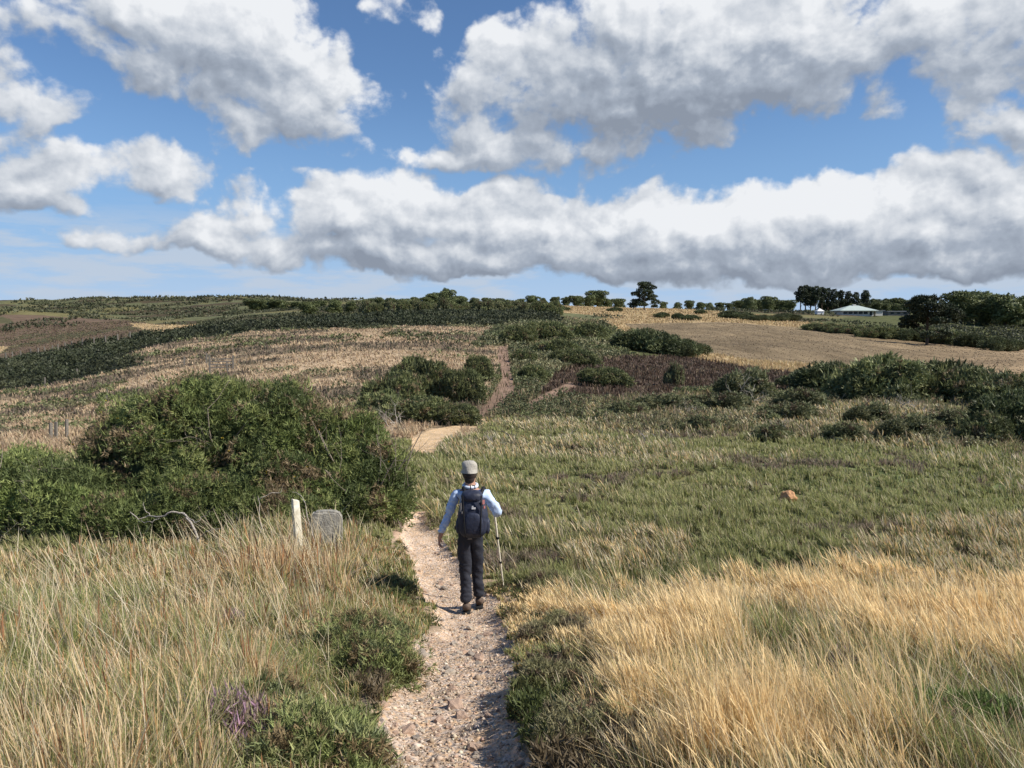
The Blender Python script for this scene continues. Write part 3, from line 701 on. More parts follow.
# shared bush meshes for the middle distance
def bush_proto(cols, n, size, seed, lob=9, brown=None, bamt=0, k=5):
    L_ = bush_lobes(2, 2, 1, lob, seed)
    o = gorse_mesh('gorse_bush', L_, n, size, cols=cols, brown=brown, bamt=bamt, k=k, width=.34, rough=.3, csc=.35, seed=seed)
    me = o.data; bpy.data.objects.remove(o); return me
MIDG = [(.16,.18,.075),(.125,.145,.06),(.21,.22,.095),(.095,.11,.05)]
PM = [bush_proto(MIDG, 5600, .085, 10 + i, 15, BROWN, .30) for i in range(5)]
PDK = [bush_proto(DARKG, 5200, .085, 20 + i, 15) for i in range(4)]
PLG = [bush_proto([(.20,.215,.10),(.17,.18,.09),(.25,.245,.13),(.13,.14,.07)], 2200, .10, 30 + i, 12, (.15,.11,.07), .35) for i in range(3)]
def bush(px, pyb, wpx, top, label, group, protos=PM, name='gorse_bush', cat='bush', y0=2, dep=None, sink=.08):
    g = ground(px, pyb, y0); Y = g.y; W = wpx / F_PX * Y; Hh = (pyb - top) / F_PX * Y
    o = bpy.data.objects.new(name, protos[random.randrange(len(protos))]); COL.objects.link(o)
    o.location = (g.x, g.y, g.z - sink * Hh); o.scale = (W / 2 * 1.22 * random.choice((1, -1)), (dep or min(W, Hh * 2.2)) / 2, Hh * (1.05 + sink)); o.rotation_euler = (0, 0, 0)
    return tag(o, label, cat, group)
GM = 'gorse bushes on the middle slopes'
for a in [
 (398,408,52,368,'dark gorse bush at the upper left of the clump by the eroded track'),
 (432,398,50,358,'tallest dark gorse bush in the middle of the clump left of the eroded track'),
 (462,402,40,366,'dark gorse bush low on the right side of the clump beside the track'),
 (425,422,64,394,'low spreading gorse bush at the foot of the clump left of the track'),
 (382,420,50,390,'small grey-green gorse bush at the left foot of the clump below the dry hill'),
 (455,424,44,402,'little olive gorse bush at the lower right foot of the clump'),
 (412,388,40,354,'gorse bush on the upper edge of the clump against the dry hill'),
 (478,380,26,354,'small rounded gorse bush at the top right corner of the clump'),
 (520,344,34,324,'gorse bush at the top of the track on its left side'),
 (545,340,44,320,'dark gorse bush just right of the top of the track'),
 (585,338,44,320,'dark gorse bush on the brow between the track and the paired round bushes'),
 (532,380,26,364,'small gorse bush right beside the eroded track'),
 (572,366,46,348,'olive gorse bush on the slope above the small sandy bank'),
 (602,386,48,366,'low olive gorse bush at the edge of the dark burnt heather'),
 (522,362,22,348,'tiny gorse bush on the right shoulder of the eroded track'),
 (556,354,40,336,'low gorse bush in the middle of the central brow')]: bush(*a, GM)
for a in [
 (645,352,62,328,'large dark round gorse bush on the brow beside the ploughed field'),
 (680,356,48,337,'smaller dark gorse bush touching the right of the large round one'),
 (832,394,72,361,'leftmost dark bush in the hedge-like row in front of the field'),
 (812,390,54,366,'narrow dark bush peeping out at the left end of the hedge-like row'),
 (882,400,90,354,'tallest bright-topped bush in the row in front of the field'),
 (935,400,100,358,'broad dark bush in the middle right of the row in front of the field'),
 (978,404,76,364,'dark bush at the right end of the row, behind the edge bushes'),
 (1012,438,84,390,'dark glossy bush at the right edge of the frame, in front of the row'),
 (1030,408,90,370,'big bush cut by the right frame edge above the glossy one'),
 (985,442,50,408,'low rounded bush at the foot of the glossy bush on the right edge')]: bush(*a, 'dark bushes in front of the field', protos=PDK if a[0] in (645,680,832,812,1012) else PM)
LG = 'small shrubs scattered in the rough grass'
for a in [
 (745,398,60,368,'pale twiggy shrub with bare grey branches, left of the hedge-like row'),
 (675,386,20,362,'lone small upright shrub on the dark burnt heather'),
 (720,412,70,392,'low grey-green shrub below the pale twiggy shrub'),
 (800,410,56,388,'low green shrub at the foot of the leftmost row bush'),
 (660,412,64,394,'low grey-green shrub in the rough grass below the lone upright shrub'),
 (868,425,50,402,'green shrub between the golden grass patch and the row'),
 (905,440,60,414,'green shrub standing right of the golden grass patch'),
 (845,442,46,422,'small green shrub in front of the golden grass patch'),
 (770,440,40,422,'small green shrub left of the golden grass patch'),
 (950,430,60,408,'low pale shrub under the broad dark bush on the right'),
 (790,422,60,402,'sprawling low shrub just left of the golden grass patch'),
 (625,418,56,400,'low shrub at the left end of the rough grass, nearest the track'),
 (700,430,44,414,'tiny shrub with grey twigs in the middle of the rough grass')]: bush(*a, LG, protos=PLG, name='shrub', cat='shrub')
for a in [
 (385,602,44,562,'small green gorse shrub on the left bank edge beside the walker'),
 (352,650,60,600,'small dark green gorse shrub on the left bank below the stone'),
 (378,675,56,632,'low green gorse shrub leaning over the left edge of the path'),
 (318,764,84,712,'low bright green shrub at the bottom edge left of the path'),
 (262,722,50,690,'low olive shrub at the bottom, beside the purple heather')]:
    g = ground(a[0], a[1]); s = g.y / F_PX; W = a[2] * s; Hh = (a[1] - a[3]) * s * .8
    t = empty('gorse_shrub', g, 0, a[4], 'shrub', 'low gorse shrubs along the left bank')
    gorse_mesh('foliage', bush_lobes(W * 1.5, W * 1.7, Hh * .6, 16, a[0])[1:], 5600, .05, cols=[(.22,.25,.09),(.18,.21,.08),(.27,.28,.12),(.13,.15,.065)], parent=t, brown=(.2,.15,.08), bamt=.38, k=7, width=.16, csc=.15, seed=a[0])
    stems_mesh('stems', W, W, Hh, 6, t, rad=.006)
for a in [
 (985,762,150,706,'dense bright green cushion of heath in the bottom right corner'),
 (548,592,46,562,'low olive heather clump on the right path edge beside the walking pole'),
 (562,642,60,606,'dark heather clump on the right path edge below the walker'),
 (585,748,90,700,'dark brown-green heather clump at the bottom right of the path'),
 (552,690,44,662,'small pale green cushion plant on the right path edge')]:
    g = ground(a[0], a[1]); s = g.y / F_PX; W = a[2] * s; Hh = (a[1] - a[3]) * s * .7
    cs = [(.14,.20,.055),(.12,.17,.05),(.17,.23,.07),(.08,.11,.035)] if a[0] > 900 else [(.25,.24,.12),(.20,.19,.10),(.30,.27,.15),(.17,.14,.09)]
    o = gorse_mesh('heather_clump', bush_lobes(W * 1.3, W * 1.5, Hh * (1.3 if a[0] > 900 else .75), 14, a[0])[1:], 9000, .038, cols=cs, k=6, width=.16, csc=.15, seed=a[0], brown=(.15,.10,.07), bamt=.36)
    o.location = (g.x, g.y, g.z - .02); tag(o, a[4], 'plant', 'low heather clumps on the right of the path')
for a in [(220,748,70,'purple flowering heather at the bottom left of the frame'), (235,640,30,'small purple heather sprig patch in the left dry grass'),(840,690,24,'tiny purple heather tuft in the golden grass on the right')]:
    g = ground(a[0], a[1]); s = g.y / F_PX; W = a[2] * s; Hh = .42
    n_ = int(900 * max(1, W / .25)); rr_ = W * 1.0 * np.sqrt(rng.random(n_)) * rng.uniform(.6, 1.2, n_); tt_ = rng.uniform(0, math.tau, n_)
    P_ = np.stack([rr_ * np.cos(tt_), rr_ * np.sin(tt_) * .7, Hh * .55 * rng.random(n_) * np.clip(1.25 - rr_ / W * .8, .3, 1)], 1)
    c = np.array([(.36,.22,.31),(.28,.18,.23),(.22,.22,.11),(.36,.29,.20),(.20,.16,.10)])[rng.integers(0, 5, n_)]
    V, F_, C = join([spikes(P_, nrm(rng.normal(size=P_.shape) * .3 + np.array([-.1, 0, 1.])), .07, 3, .12, .25, c)])
    o = mesh_np('heather_clump', V, F_, C, M['leaf']); o.location = g; tag(o, a[3], 'plant', 'purple heather')
print('bushes done')

# gorse belt with cloud shade put into its colour, central scrub and far scrub: masses nobody could count
def scrub_mass(name, label, cond, n, r0, r1, size_px, hm, cols, k=4, power=.2, a0=-44, a1=44, cell=6, fill=.6):
    x, y, r = polar_points(n, r0, r1, a0, a1, power=power)
    cl = cell * np.clip(r / 120, .4, 8); lv = np.exp2(np.round(np.log2(cl))); x2, y2 = x, y
    zn, px, py = zones(x, y); m = cond(zn, px, py, r, x, y)
    x, y, r, lv = x[m], y[m], r[m], lv[m]
    x0, y0 = x, y; x = x + (fbm(x / lv / 2, y / lv / 2, 3, 44) - .5) * lv * 4; y = y + (fbm(x0 / lv / 2, y0 / lv / 2, 3, 45) - .5) * lv * 4
    cx, cy = np.floor(x / lv), np.floor(y / lv); jx, jy = _hash(cx, cy, 7), _hash(cx, cy, 8)
    ox = x - (cx + .3 + .4 * jx) * lv; oy = y - (cy + .3 + .4 * jy) * lv; rad = lv * (.38 + .3 * _hash(cx, cy, 9)); q = 1 - (ox ** 2 + oy ** 2) / rad ** 2
    x, y = x0, y0
    hv = hm * (.5 + .8 * _hash(cx, cy, 10)) * (r / 150) ** .3
    dome = np.sqrt(np.clip(q, 0, 1)) * hv; z = hgt(x, y)
    keep = (q > 0) | (rng.random(len(x)) < fill); x, y, r, z, dome = [v[keep] for v in (x, y, r, z, dome)]; cx, cy = cx[keep], cy[keep]
    P = np.stack([x, y, z + dome * rng.uniform(.55, 1.05, len(x))], 1)
    c = mixcol(P, cols, 12, 77) * (.75 + .5 * _hash(cx, cy, 12))[:, None]
    V, F_, C = join([spikes(P, nrm(rng.normal(size=P.shape) * .4 + np.array([0, 0, .9])), r * size_px / F_PX, k, .7, 1.6, c)])
    tag(mesh_np(name, V, F_, C, M['leaf']), label, 'scrub', kind='stuff')
scrub_mass('gorse_scrub', 'dark belt of dense gorse, coloured as if under cloud shade, running along the skyline of the near hill', lambda zn, px, py, r, x, y: zn == 5, 240000, 60, 270, 2.0, 1.6, [(.055,.065,.034),(.042,.05,.028),(.07,.078,.042)], cell=5)  # very dark greens: a cloud's shade painted into the gorse
scrub_mass('hill_scrub', 'patchy low scrub on the central brow around the track', lambda zn, px, py, r, x, y: (zn == 14) | ((zn == 10) & (fbm(x / 3, y / 3, 3, 66) > .55) & ~pip(px, py, [(770,432),(800,402),(870,405),(960,412),(900,438),(820,438)])) | ((zn == 4) & (fbm(x / 8, y / 3.5, 3, 67) > .68)), 160000, 30, 190, 2.2, .7, [(.14,.155,.07),(.11,.12,.06),(.19,.185,.10)], cell=3, fill=.3)
scrub_mass('distant_scrub', 'mottled green scrub covering the distant hills', lambda zn, px, py, r, x, y: ((zn == 7) & (fbm(x / 60, y / 45, 4, 68) > .50)) | ((zn == 13) & ((px < 795) | (px > 925) | (r < 300))) | ((zn == 6) & (fbm(x / 30, y / 25, 4, 69) > .60)), 160000, 130, 1500, 1.8, 1.1, [(.07,.078,.04),(.09,.096,.05),(.055,.06,.034),(.105,.105,.06)], cell=7, fill=.15, power=.1)
def understory(n=170000):
    x, y, r = polar_points(n, 2.6, 42, -43, 43, power=.4); zn, px, py = zones(x, y)
    m = ((zn == 2) | (zn == 3) | (zn == 0)) & (fbm(x / 1.2, y / 1.2, 3, 63) > .53); x, y, r = x[m], y[m], r[m]
    P = np.stack([x, y, hgt(x, y) + rng.uniform(0, .10, len(x))], 1)
    c = mixcol(P, [(.085,.105,.035),(.11,.12,.045),(.13,.10,.06)], .8, 78)
    V, F_, C = join([spikes(P, nrm(rng.normal(size=P.shape) * .4 + np.array([0, 0, .9])), np.maximum(.06, r * 2.2 / F_PX), 5, .22, .6, c)])
    tag(mesh_np('low_heath_plants', V, F_, C, M['leaf']), 'low green heath plants filling gaps in the grass near the path', 'plants', kind='stuff')
understory()
print('scrub done')

# ------------------------------------------------------------------ trees
def tree_mesh(kind, seed):
    """returns (trunk mesh, crown mesh) for a tree 1 unit high"""
    random.seed(seed); out = []; tn = .5
    if kind == 'round':
        Ls = [(0, 0, .50, .30, .30, .42)]
        for i in range(11):
            a = i * 2.4 + seed; t = random.uniform(.5, 1); Ls.append((math.cos(a) * .3 * t, math.sin(a) * .3 * t, random.uniform(.12, .82), random.uniform(.12, .2), random.uniform(.12, .2), random.uniform(.10, .17)))
        n, size, cols = 5200, .05, [(.12,.145,.06),(.15,.175,.072),(.185,.205,.088),(.09,.11,.048)]
    elif kind == 'pine':        # tall bare trunk, flat open crown
        Ls = [(0, 0, .84, .15, .15, .14), (0, 0, .55, .12, .12, .2)]
        for i in range(12):
            a = i * 2.4 + seed; t = random.uniform(.4, 1); Ls.append((math.cos(a) * .2 * t, math.sin(a) * .2 * t, random.uniform(.28, .92), random.uniform(.08, .13), random.uniform(.08, .13), random.uniform(.06, .10)))
        n, size, cols = 3000, .045, [(.05,.065,.036),(.065,.08,.042),(.04,.052,.03)]
    else:                       # 'spread': wide layered dark pine
        Ls = [(0, 0, .62, .30, .28, .22)]
        for i in range(16):
            a = i * 2.4 + seed; t = random.uniform(.5, 1.0); z = random.uniform(.14, .92); w = (1.05 - z) * .5 + .18
            Ls.append((math.cos(a) * w * t, math.sin(a) * w * t, z, random.uniform(.11, .2), random.uniform(.11, .2), random.uniform(.05, .09)))
        n, size, cols = 7000, .045, [(.042,.058,.030),(.055,.07,.035),(.07,.085,.042),(.034,.044,.024)]
    P, N_ = lobe_surface(Ls, n, zmin=-.8, depth=.45, rough=.25, seed=seed); c = mixcol(P, cols, .18, 120 + seed)
    parts = [leaves(P, N_, size, c), spikes(P[::3], nrm(N_[::3] + [0, 0, .4]), size * .9, 3, .4, .6, c[::3])]
    if kind == 'round': parts.append(core(Ls[:1], .8, cols[-1]))
    V, F_, C = join(parts); cr = mesh_np('crown', V, F_, C, M['tree']); cm = cr.data; bpy.data.objects.remove(cr)
    tr = [tube([(0,0,-.03),(.005,.003,.2),(-.006,.004,.45),(.004,0,.85)], [.03,.024,.02,.006], 7)]
    for i in range(7):
        l = Ls[1 + i % (len(Ls) - 1)]; z0 = max(.15, l[2] - .2); tr.append(tube([(0, 0, z0), (l[0] * .5, l[1] * .5, z0 + .08), (l[0], l[1], l[2])], [.012, .008, .003], 4))
    V, F_, C = join(tr); t_ = mesh_np('trunk', V, F_, None, M['bark']); tm = t_.data; bpy.data.objects.remove(t_)
    return tm, cm
TM = {'round': [tree_mesh('round', s) for s in (1, 2, 3, 4, 5)], 'pine': [tree_mesh('pine', s) for s in (6, 7, 8, 9)], 'spread': [tree_mesh('spread', s) for s in (11, 12)]}
def tree(px, Y, hpx, kind, label, group=None, wide=1.0, name='tree', cat='tree', var=None, top=None):
    g = at(px, Y); t = empty(name, g, random.uniform(-3, 3), label, cat, group); hh = hpx / F_PX * Y
    if top is not None: _, pyb = proj(g.x, g.y, g.z); hh = (float(pyb) - top) / F_PX * Y
    v = TM[kind][var if var is not None else random.randrange(len(TM[kind]))]
    for nm, me in (('trunk', v[0]), ('crown', v[1])):
        o = bpy.data.objects.new(nm, me); COL.objects.link(o); o.parent = t
    t.scale = (hh * wide, hh * wide, hh); return t
random.seed(3)
tree(643, 330, 0, 'spread', 'largest lone dark tree standing out on the skyline above the pale straw field', wide=1.05, top=282, var=0, name='pine_tree')
tree(925, 190, 0, 'spread', 'massive dark spreading conifer on the right between the building and the rounded woods', wide=.95, top=287, var=1, name='conifer_tree')
tree(447, 300, 0, 'round', 'dark rounded tree poking above the skyline scrub, left of centre', wide=1.0, top=287)
for i, (px, top) in enumerate([(798,286),(803,285),(808,287),(813,286),(819,287),(825,288),(831,289),(838,290),(845,291),(853,292),(862,290)]):
    tree(px, 405 + (i % 3) * 6, 0, 'pine', 'tall slim dark pine in the stand of pines behind the pale-roofed building', 'stand of tall pines', wide=.85, top=top, name='pine_tree')
for px, top, Y, lab in [(958,289,330,'leftmost of the four big rounded trees right of the dark conifer'),(973,289,345,'second of the four big rounded trees right of the dark conifer'),
                   (1002,292,320,'third of the four big rounded trees right of the dark conifer'),(1022,294,335,'rounded tree at the right frame edge')]:
    tree(px, Y, 0, 'round', lab, 'big rounded trees on the right', wide=1.45, top=top)
for px in (984, 1050): tree(px, 330, 0, 'round', 'lower rounded tree filling in at the foot of the big rounded trees', 'lower trees at the right', wide=1.3, top=306 + random.random() * 4)
G3 = 'distant trees along the skyline'
sky_t = [(310,300),(336,299),(352,300),(372,298),(380,296),(392,297),(404,298),(416,297),(428,296),(437,292),(456,294),(463,296),(474,297),(487,296),(498,298),(508,300),
         (521,298),(532,295),(543,297),(554,296),(566,296),(577,294),(588,294),(597,290),(608,298),(618,297),
         (662,300),(676,301),(688,300),(699,302),(708,303),(718,301),(728,302),(738,299),(748,297),(757,298),(766,295),(775,298),(785,299),
         (872,298),(880,299),(888,298),(896,297),(905,300)]
for px, top in sky_t:
    Y = 330 if px < 520 else (470 if px < 800 else 460)
    side = 'left of the lone dark tree' if px < 640 else 'between the lone dark tree and the pines' if px < 800 else 'between the building and the dark conifer'
    tree(px, Y + random.uniform(-25, 25), 0, 'round', 'small rounded tree in the skyline row ' + side, G3 + ' ' + side, wide=random.uniform(1.1, 1.9), top=top + random.uniform(-1, 1))
random.seed(9)
for px in range(820, 912, 9): tree(px, 420, 0, 'round', 'low dark tree in the row directly behind the building', 'low trees behind the building', wide=1.5, top=300 + random.random() * 3)
for px, top in [(258,298),(268,299),(282,299),(298,301),(322,300)]:
    tree(px, 640, 0, 'round', 'tiny rounded tree on the far left skyline', 'tiny trees on the left skyline', wide=2.2, top=top)
# tree clumps below skyline in centre-left (365-560, 300-315)
for i in range(34):
    px = 366 + i * 5.8 + random.uniform(-3, 3)
    o = bush(px, 313 + random.uniform(-3, 3), random.uniform(12, 22), 302 + random.uniform(-2, 3), 'pale green scrubby bush in the band under the central skyline', 'bushes under the central skyline', protos=PLG + PM, y0=255)
for px, pyb, w, top in [(662,318,14,312),(678,319,12,313),(690,320,16,314),(735,318,30,310),(560,311,16,305),(615,312,14,307),(700,314,10,309),(760,321,26,314),(785,321,30,313)]:
    bush(px, pyb, w, top, 'dark bush dotted along the far edge of the ploughed field', 'bushes beyond the field', protos=PDK, y0=190)
for i in range(16):
    px = 815 + i * 13; bush(px, 331 + i * 1.35 + random.uniform(-2, 1), random.uniform(18, 30), (322 + i * .9 if i < 8 else 325 + (i - 8) * 2.0) + random.uniform(-1.0, 1.5), 'dark bush in the hedge line bounding the far side of the field', 'hedge bushes beyond the field', protos=PDK + PM, y0=130)
print('trees done')

# ------------------------------------------------------------------ small building set
def mb_obj(name, boxes, mat, parent=None, bevel=0):
    bm = bmesh.new()
    for (c, s, *rz) in boxes:
        r = bmesh.ops.create_cube(bm, size=1); mt = Matrix.Translation(c) @ (Matrix.Rotation(rz[0], 4, 'Z') if rz else Matrix()) @ Matrix.Diagonal((*s, 1)); bmesh.ops.transform(bm, matrix=mt, verts=r['verts'])
    if bevel: bmesh.ops.bevel(bm, geom=bm.edges[:], offset=bevel, segments=2, affect='EDGES')
    me = bpy.data.meshes.new(name); bm.to_mesh(me); bm.free(); me.materials.append(mat); o = bpy.data.objects.new(name, me); COL.objects.link(o)
    if parent: o.parent = parent
    return o
def hip_roof(name, w, d, z, hh, ridge, over, mat, parent):
    W, D = w / 2 + over, d / 2 + over; rg = ridge / 2
    V = [(-W,-D,z),(W,-D,z),(W,D,z),(-W,D,z),(-rg,0,z+hh),(rg,0,z+hh),(-W,-D,z-.3),(W,-D,z-.3),(W,D,z-.3),(-W,D,z-.3)]
    F_ = [(0,1,5,4),(1,2,5),(2,3,4,5),(3,0,4),(6,7,1,0),(7,8,2,1),(8,9,3,2),(9,6,0,3),(9,8,7,6)]
    me = bpy.data.meshes.new(name); me.from_pydata(V, [], F_); me.update(); me.materials.append(mat); o = bpy.data.objects.new(name, me); COL.objects.link(o); o.parent = parent; return o
WALL = simple_mat('pale_render', (.62,.60,.55), .8, (.55,.53,.49), 2); ROOF = simple_mat('pale_green_roof', (.45,.51,.47), .5, (.38,.45,.41), 1.5)
DGLASS = simple_mat('dark_glass', (.03,.04,.05), .15, (.04,.05,.06), 2); GREYR = simple_mat('grey_roof', (.22,.23,.25), .6, (.18,.19,.2), 2)
Yb = 372; g = at(851, Yb); px_m = Yb / F_PX; gz = ray(853, 318)[1] * Yb
b = empty('pavilion', (g.x, g.y, g.z), 0, 'low pavilion with a pale green hipped roof in front of the pines', 'building')
base = g.z; lift = 0
mb_obj('wall', [((0, 0, 1.0), (15, 9, 2.6))], WALL, b)
for i in range(5): mb_obj('window', [((-5.9 + i * 2.4, -4.55, 1.35), (1.9, .1, 1.2))], DGLASS, b)
mb_obj('door', [((6.2, -4.56, 1.05), (1.1, .12, 2.0))], DGLASS, b)
hip_roof('roof', 15, 9, 2.45, 2.4, 4, 1.6, ROOF, b); mb_obj('roof_vent', [((0, 0, 4.95), (1.6, 1.0, .9))], WALL, b, .05)
mb_obj('annex', [((10.4, -1, 1.1), (3.4, 6, 2.4))], WALL, b); mb_obj('annex_roof', [((10.9, -1, 2.45), (4.4, 6.8, .26))], GREYR, b)
b.scale = (1, 1, 1)
g = at(893, 390); b2 = empty('outbuilding', g, 0, 'long low grey outbuilding to the right of the pale-roofed pavilion', 'building')
mb_obj('wall', [((0, 0, .8), (11, 6, 2.0))], simple_mat('weathered_boards', (.22,.20,.18), .8, (.17,.155,.14), 2), b2); mb_obj('roof', [((0, 0, 2.0), (12, 7, .4))], GREYR, b2)
for i in range(3): mb_obj('window', [((-3.4 + i * 3.2, -3.04, 1.1), (1.5, .1, .8))], DGLASS, b2)
g = at(817, 365); t = empty('marquee', g, 0, 'small white pointed marquee left of the pavilion', 'tent')
mb_obj('side_wall', [((0, 0, 1), (5, 5, 2.4))], simple_mat('white_canvas', (.8,.8,.78), .7, (.75,.75,.73), 1), t); hip_roof('roof', 5, 5, 2.2, 1.8, .2, .3, bpy.data.materials['white_canvas'], t); t.scale = (.62, .62, .7)

# ------------------------------------------------------------------ stone, post, branches, fence
def rock(name, size, seed, mat, parent=None, sub=3, amp=.25, square=0.0):
    bm = bmesh.new(); bmesh.ops.create_icosphere(bm, subdivisions=sub, radius=.5)
    from mathutils import noise as mn
    for v in bm.verts:
        d = v.co.normalized()
        if square: m = max(abs(c) for c in d); d2 = d / m * .5; v.co = v.co.lerp(d2, square)
        nn = mn.noise(d * 1.6 + Vector((seed * 3.1, seed, 0))) * amp + mn.noise(d * 4 + Vector((seed, 0, seed))) * amp * .35
        v.co *= 1 + nn
    # facet by planar cuts
    for v in bm.verts: v.co = Vector((v.co.x * size[0], v.co.y * size[1], v.co.z * size[2]))
    me = bpy.data.meshes.new(name); bm.to_mesh(me); bm.free(); me.materials.append(mat); o = bpy.data.objects.new(name, me); COL.objects.link(o)
    if parent: o.parent = parent
    return o
def boundary_stone():
    g = at(322, 11.0); m = simple_mat('lichened_stone', (.17,.16,.14), .9, (.36,.34,.29), 14, .7, bscale=40)
    W, Hh, D = .46, .78, .22; bm = bmesh.new(); pts = []
    outline = [(-.5,-.1),(-.5,.80),(-.47,.92),(-.38,.985),(0,1.0),(.36,.985),(.46,.93),(.5,.82),(.49,-.1)]
    f = bm.faces.new([bm.verts.new((x * W, -D / 2, z * Hh)) for x, z in outline]); r = bmesh.ops.extrude_face_region(bm, geom=[f])
    bmesh.ops.translate(bm, vec=(0, D, 0), verts=[v for v in r['geom'] if isinstance(v, bmesh.types.BMVert)])
    bmesh.ops.recalc_face_normals(bm, faces=bm.faces); bmesh.ops.bevel(bm, geom=bm.edges[:], offset=.03, segments=3, affect='EDGES')
    me = bpy.data.meshes.new('boundary_stone'); bm.to_mesh(me); bm.free(); me.materials.append(m); o = bpy.data.objects.new('boundary_stone', me); COL.objects.link(o)
    o.location = g + Vector((0, 0, 0)); o.rotation_euler = (R(-4), R(1.5), R(8)); tag(o, 'squat square grey stone with rounded corners rising from the dry grass', 'stone')
    z = o.location.z; topz = ray(322, 511)[1] * 11.0; o.location.z = topz - Hh
    g = at(296, 10.7); m = simple_mat('flaking_white_paint', (.82,.79,.68), .75, (.50,.45,.33), 7, .5)
    topz = ray(296, 499)[1] * 10.7; Hh = topz - g.z + .1; bm = bmesh.new(); w = .052
    rings = [(-w, 0), (-w * 1.02, .3), (-w * .96, .62), (-w * .9, 1)]
    vs = []
    for k, (ww, t) in enumerate(rings):
        ww = abs(ww); sl = .018 if t == 1 else 0
        vs.append([bm.verts.new((x * ww, y * ww * .8, t * Hh + (sl if x < 0 else -sl))) for x, y in ((-1,-1),(1,-1),(1,1),(-1,1))])
    for a, b_ in zip(vs, vs[1:]):
        for i in range(4): bm.faces.new((a[i], a[(i+1) % 4], b_[(i+1) % 4], b_[i]))
    bm.faces.new(vs[-1]); bm.faces.new(vs[0][::-1]); bmesh.ops.bevel(bm, geom=bm.edges[:], offset=.006, segments=2, affect='EDGES')
    me = bpy.data.meshes.new('post'); bm.to_mesh(me); bm.free(); me.materials.append(m); o = bpy.data.objects.new('wooden_post', me); COL.objects.link(o)
    o.location = (g.x, g.y, g.z - .1); o.rotation_euler = (0, R(-3), R(38)); tag(o, 'weathered white painted post beside the square stone', 'post')
boundary_stone()
g = ground(788, 502); o = rock('sand_mound', (.34, .30, .30), 4, simple_mat('orange_sand', (.55,.30,.15), .95, (.42,.24,.13), 30, .6), amp=.35); o.location = (g.x, g.y, g.z + .1); tag(o, 'small orange sandy lump sitting in the green meadow on the right', 'mound')

def dead_branch(label, px, Y, paths, mat='dead', rad=.018, name='dead_branch', group=None):
    g = at(px, Y); out = []
    for pts, rr in paths:
        P3 = []
        for (a, b_, dy) in pts:
            u, q = ray(a, b_); yy = Y + dy; P3.append((u * yy - g.x, yy - g.y, q * yy - g.z))
        P3 = np.array(P3); n = len(P3); tt = np.linspace(0, n - 1, n * 3); f = np.stack([np.interp(tt, range(n), P3[:, i]) for i in range(3)], 1); f[1:-1] += rng.normal(size=(len(f) - 2, 3)) * .008
        out.append(tube(f, np.linspace(rr, rr * .35, len(f)), 6))
    V, F_, C = join(out); o = mesh_np(name, V, F_, None, M[mat]); o.location = g; tag(o, label, 'branch', group)
dead_branch('bleached bare branch arching out of the gorse above the dry grass', 190, 11.3, [
    ([(200,545,0),(192,524,0),(184,513,.1),(172,511,.1),(160,518,.1),(150,516,.2),(140,519,.2),(130,512,.2)], .02),
    ([(184,513,0),(190,520,-.1),(196,522,-.2),(206,516,-.2),(210,510,-.3)], .010), ([(160,518,0),(150,522,0),(138,522,.1)], .009), ([(150,516,.2),(144,508,.2),(143,502,.2)], .007), ([(196,540,0),(210,530,-.2),(222,528,-.2)], .009)])
dead_branch('thin upright bare stick with a bend, left of the white post', 258, 10.9, [([(245,560,0),(256,545,0),(261,528,0),(259,510,0),(258,496,.1)], .011), ([(258,500,.1),(268,494,.1),(280,492,.2),(284,484,.2)], .007), ([(261,528,0),(266,520,0)], .005)])
dead_branch('thin pale stick arching over between the white post and the stone', 304, 10.8, [([(314,540,0),(309,520,0),(305,503,0),(300,494,.1),(292,492,.1)], .009)])
dead_branch('fallen pale branch lying in the grass on the right bank of the path corner', 960, 4.2, [([(880,706,0),(920,712,0),(960,722,-.1),(1010,740,-.2)], .006), ([(895,735,0),(914,708,0)], .005), ([(900,690,0),(950,700,0),(1040,712,-.1)], .004)], rad=.006)
def dead_shrub(label, px, pyb, hpx, wpx, n, mat='dead', rad=.03):
    g = ground(px, pyb); s = g.y / F_PX; Hh, W = hpx * s, wpx * s; out = []
    for i in range(n):
        a = rng.uniform(0, math.tau); lean = W / Hh * rng.uniform(.2, .8); branchy((rng.uniform(-.2, .2) * W, rng.uniform(-.2, .2) * W, -.05), (math.cos(a) * lean, math.sin(a) * lean, 1), Hh * rng.uniform(.6, 1.0), max(rad, g.y * .00055), 2, out, wob=.4, up=-.05, kids=4)
    V, F_, C = join(out); o = mesh_np('dead_shrub', V, F_, None, M[mat]); o.location = g; tag(o, label, 'dead shrub', 'bare dead shrubs')
dead_shrub('pale leafless shrub sticking up left of the hedge-like row', 748, 405, 36, 50, 8)
dead_shrub('dark bare twisted shrub below the burnt heather', 635, 412, 30, 22, 3, 'deadd')
dead_shrub('grey tangle of dead twigs just right of the sandy patch', 500, 448, 18, 60, 12)
dead_shrub('dark crooked dead branch in the pale grass behind the walker', 508, 440, 22, 40, 3, 'deadd')
dead_shrub('grey dead twigs under the bright-topped bush of the row', 905, 412, 22, 50, 9)
dead_shrub('grey dead twigs at the foot of the lone low shrubs', 690, 416, 18, 56, 9)
dead_shrub('pale dead twigs in the rough grass between the dark twisted shrub and the golden patch', 660, 440, 14, 60, 10)
dead_shrub('grey twigs tangled in front of the clump left of the track', 395, 425, 26, 44, 8)
dead_shrub('bare dead twigs at the left frame edge in front of the low gorse', 30, 540, 50, 40, 6, 'dead', .008)
dead_shrub('bare grey twigs poking out of the middle of the largest gorse bush', 150, 535, 46, 60, 7, 'dead', .008)
dead_shrub('pale tangle of dead twigs in the meadow grass right of the crooked branch', 560, 440, 14, 70, 12)
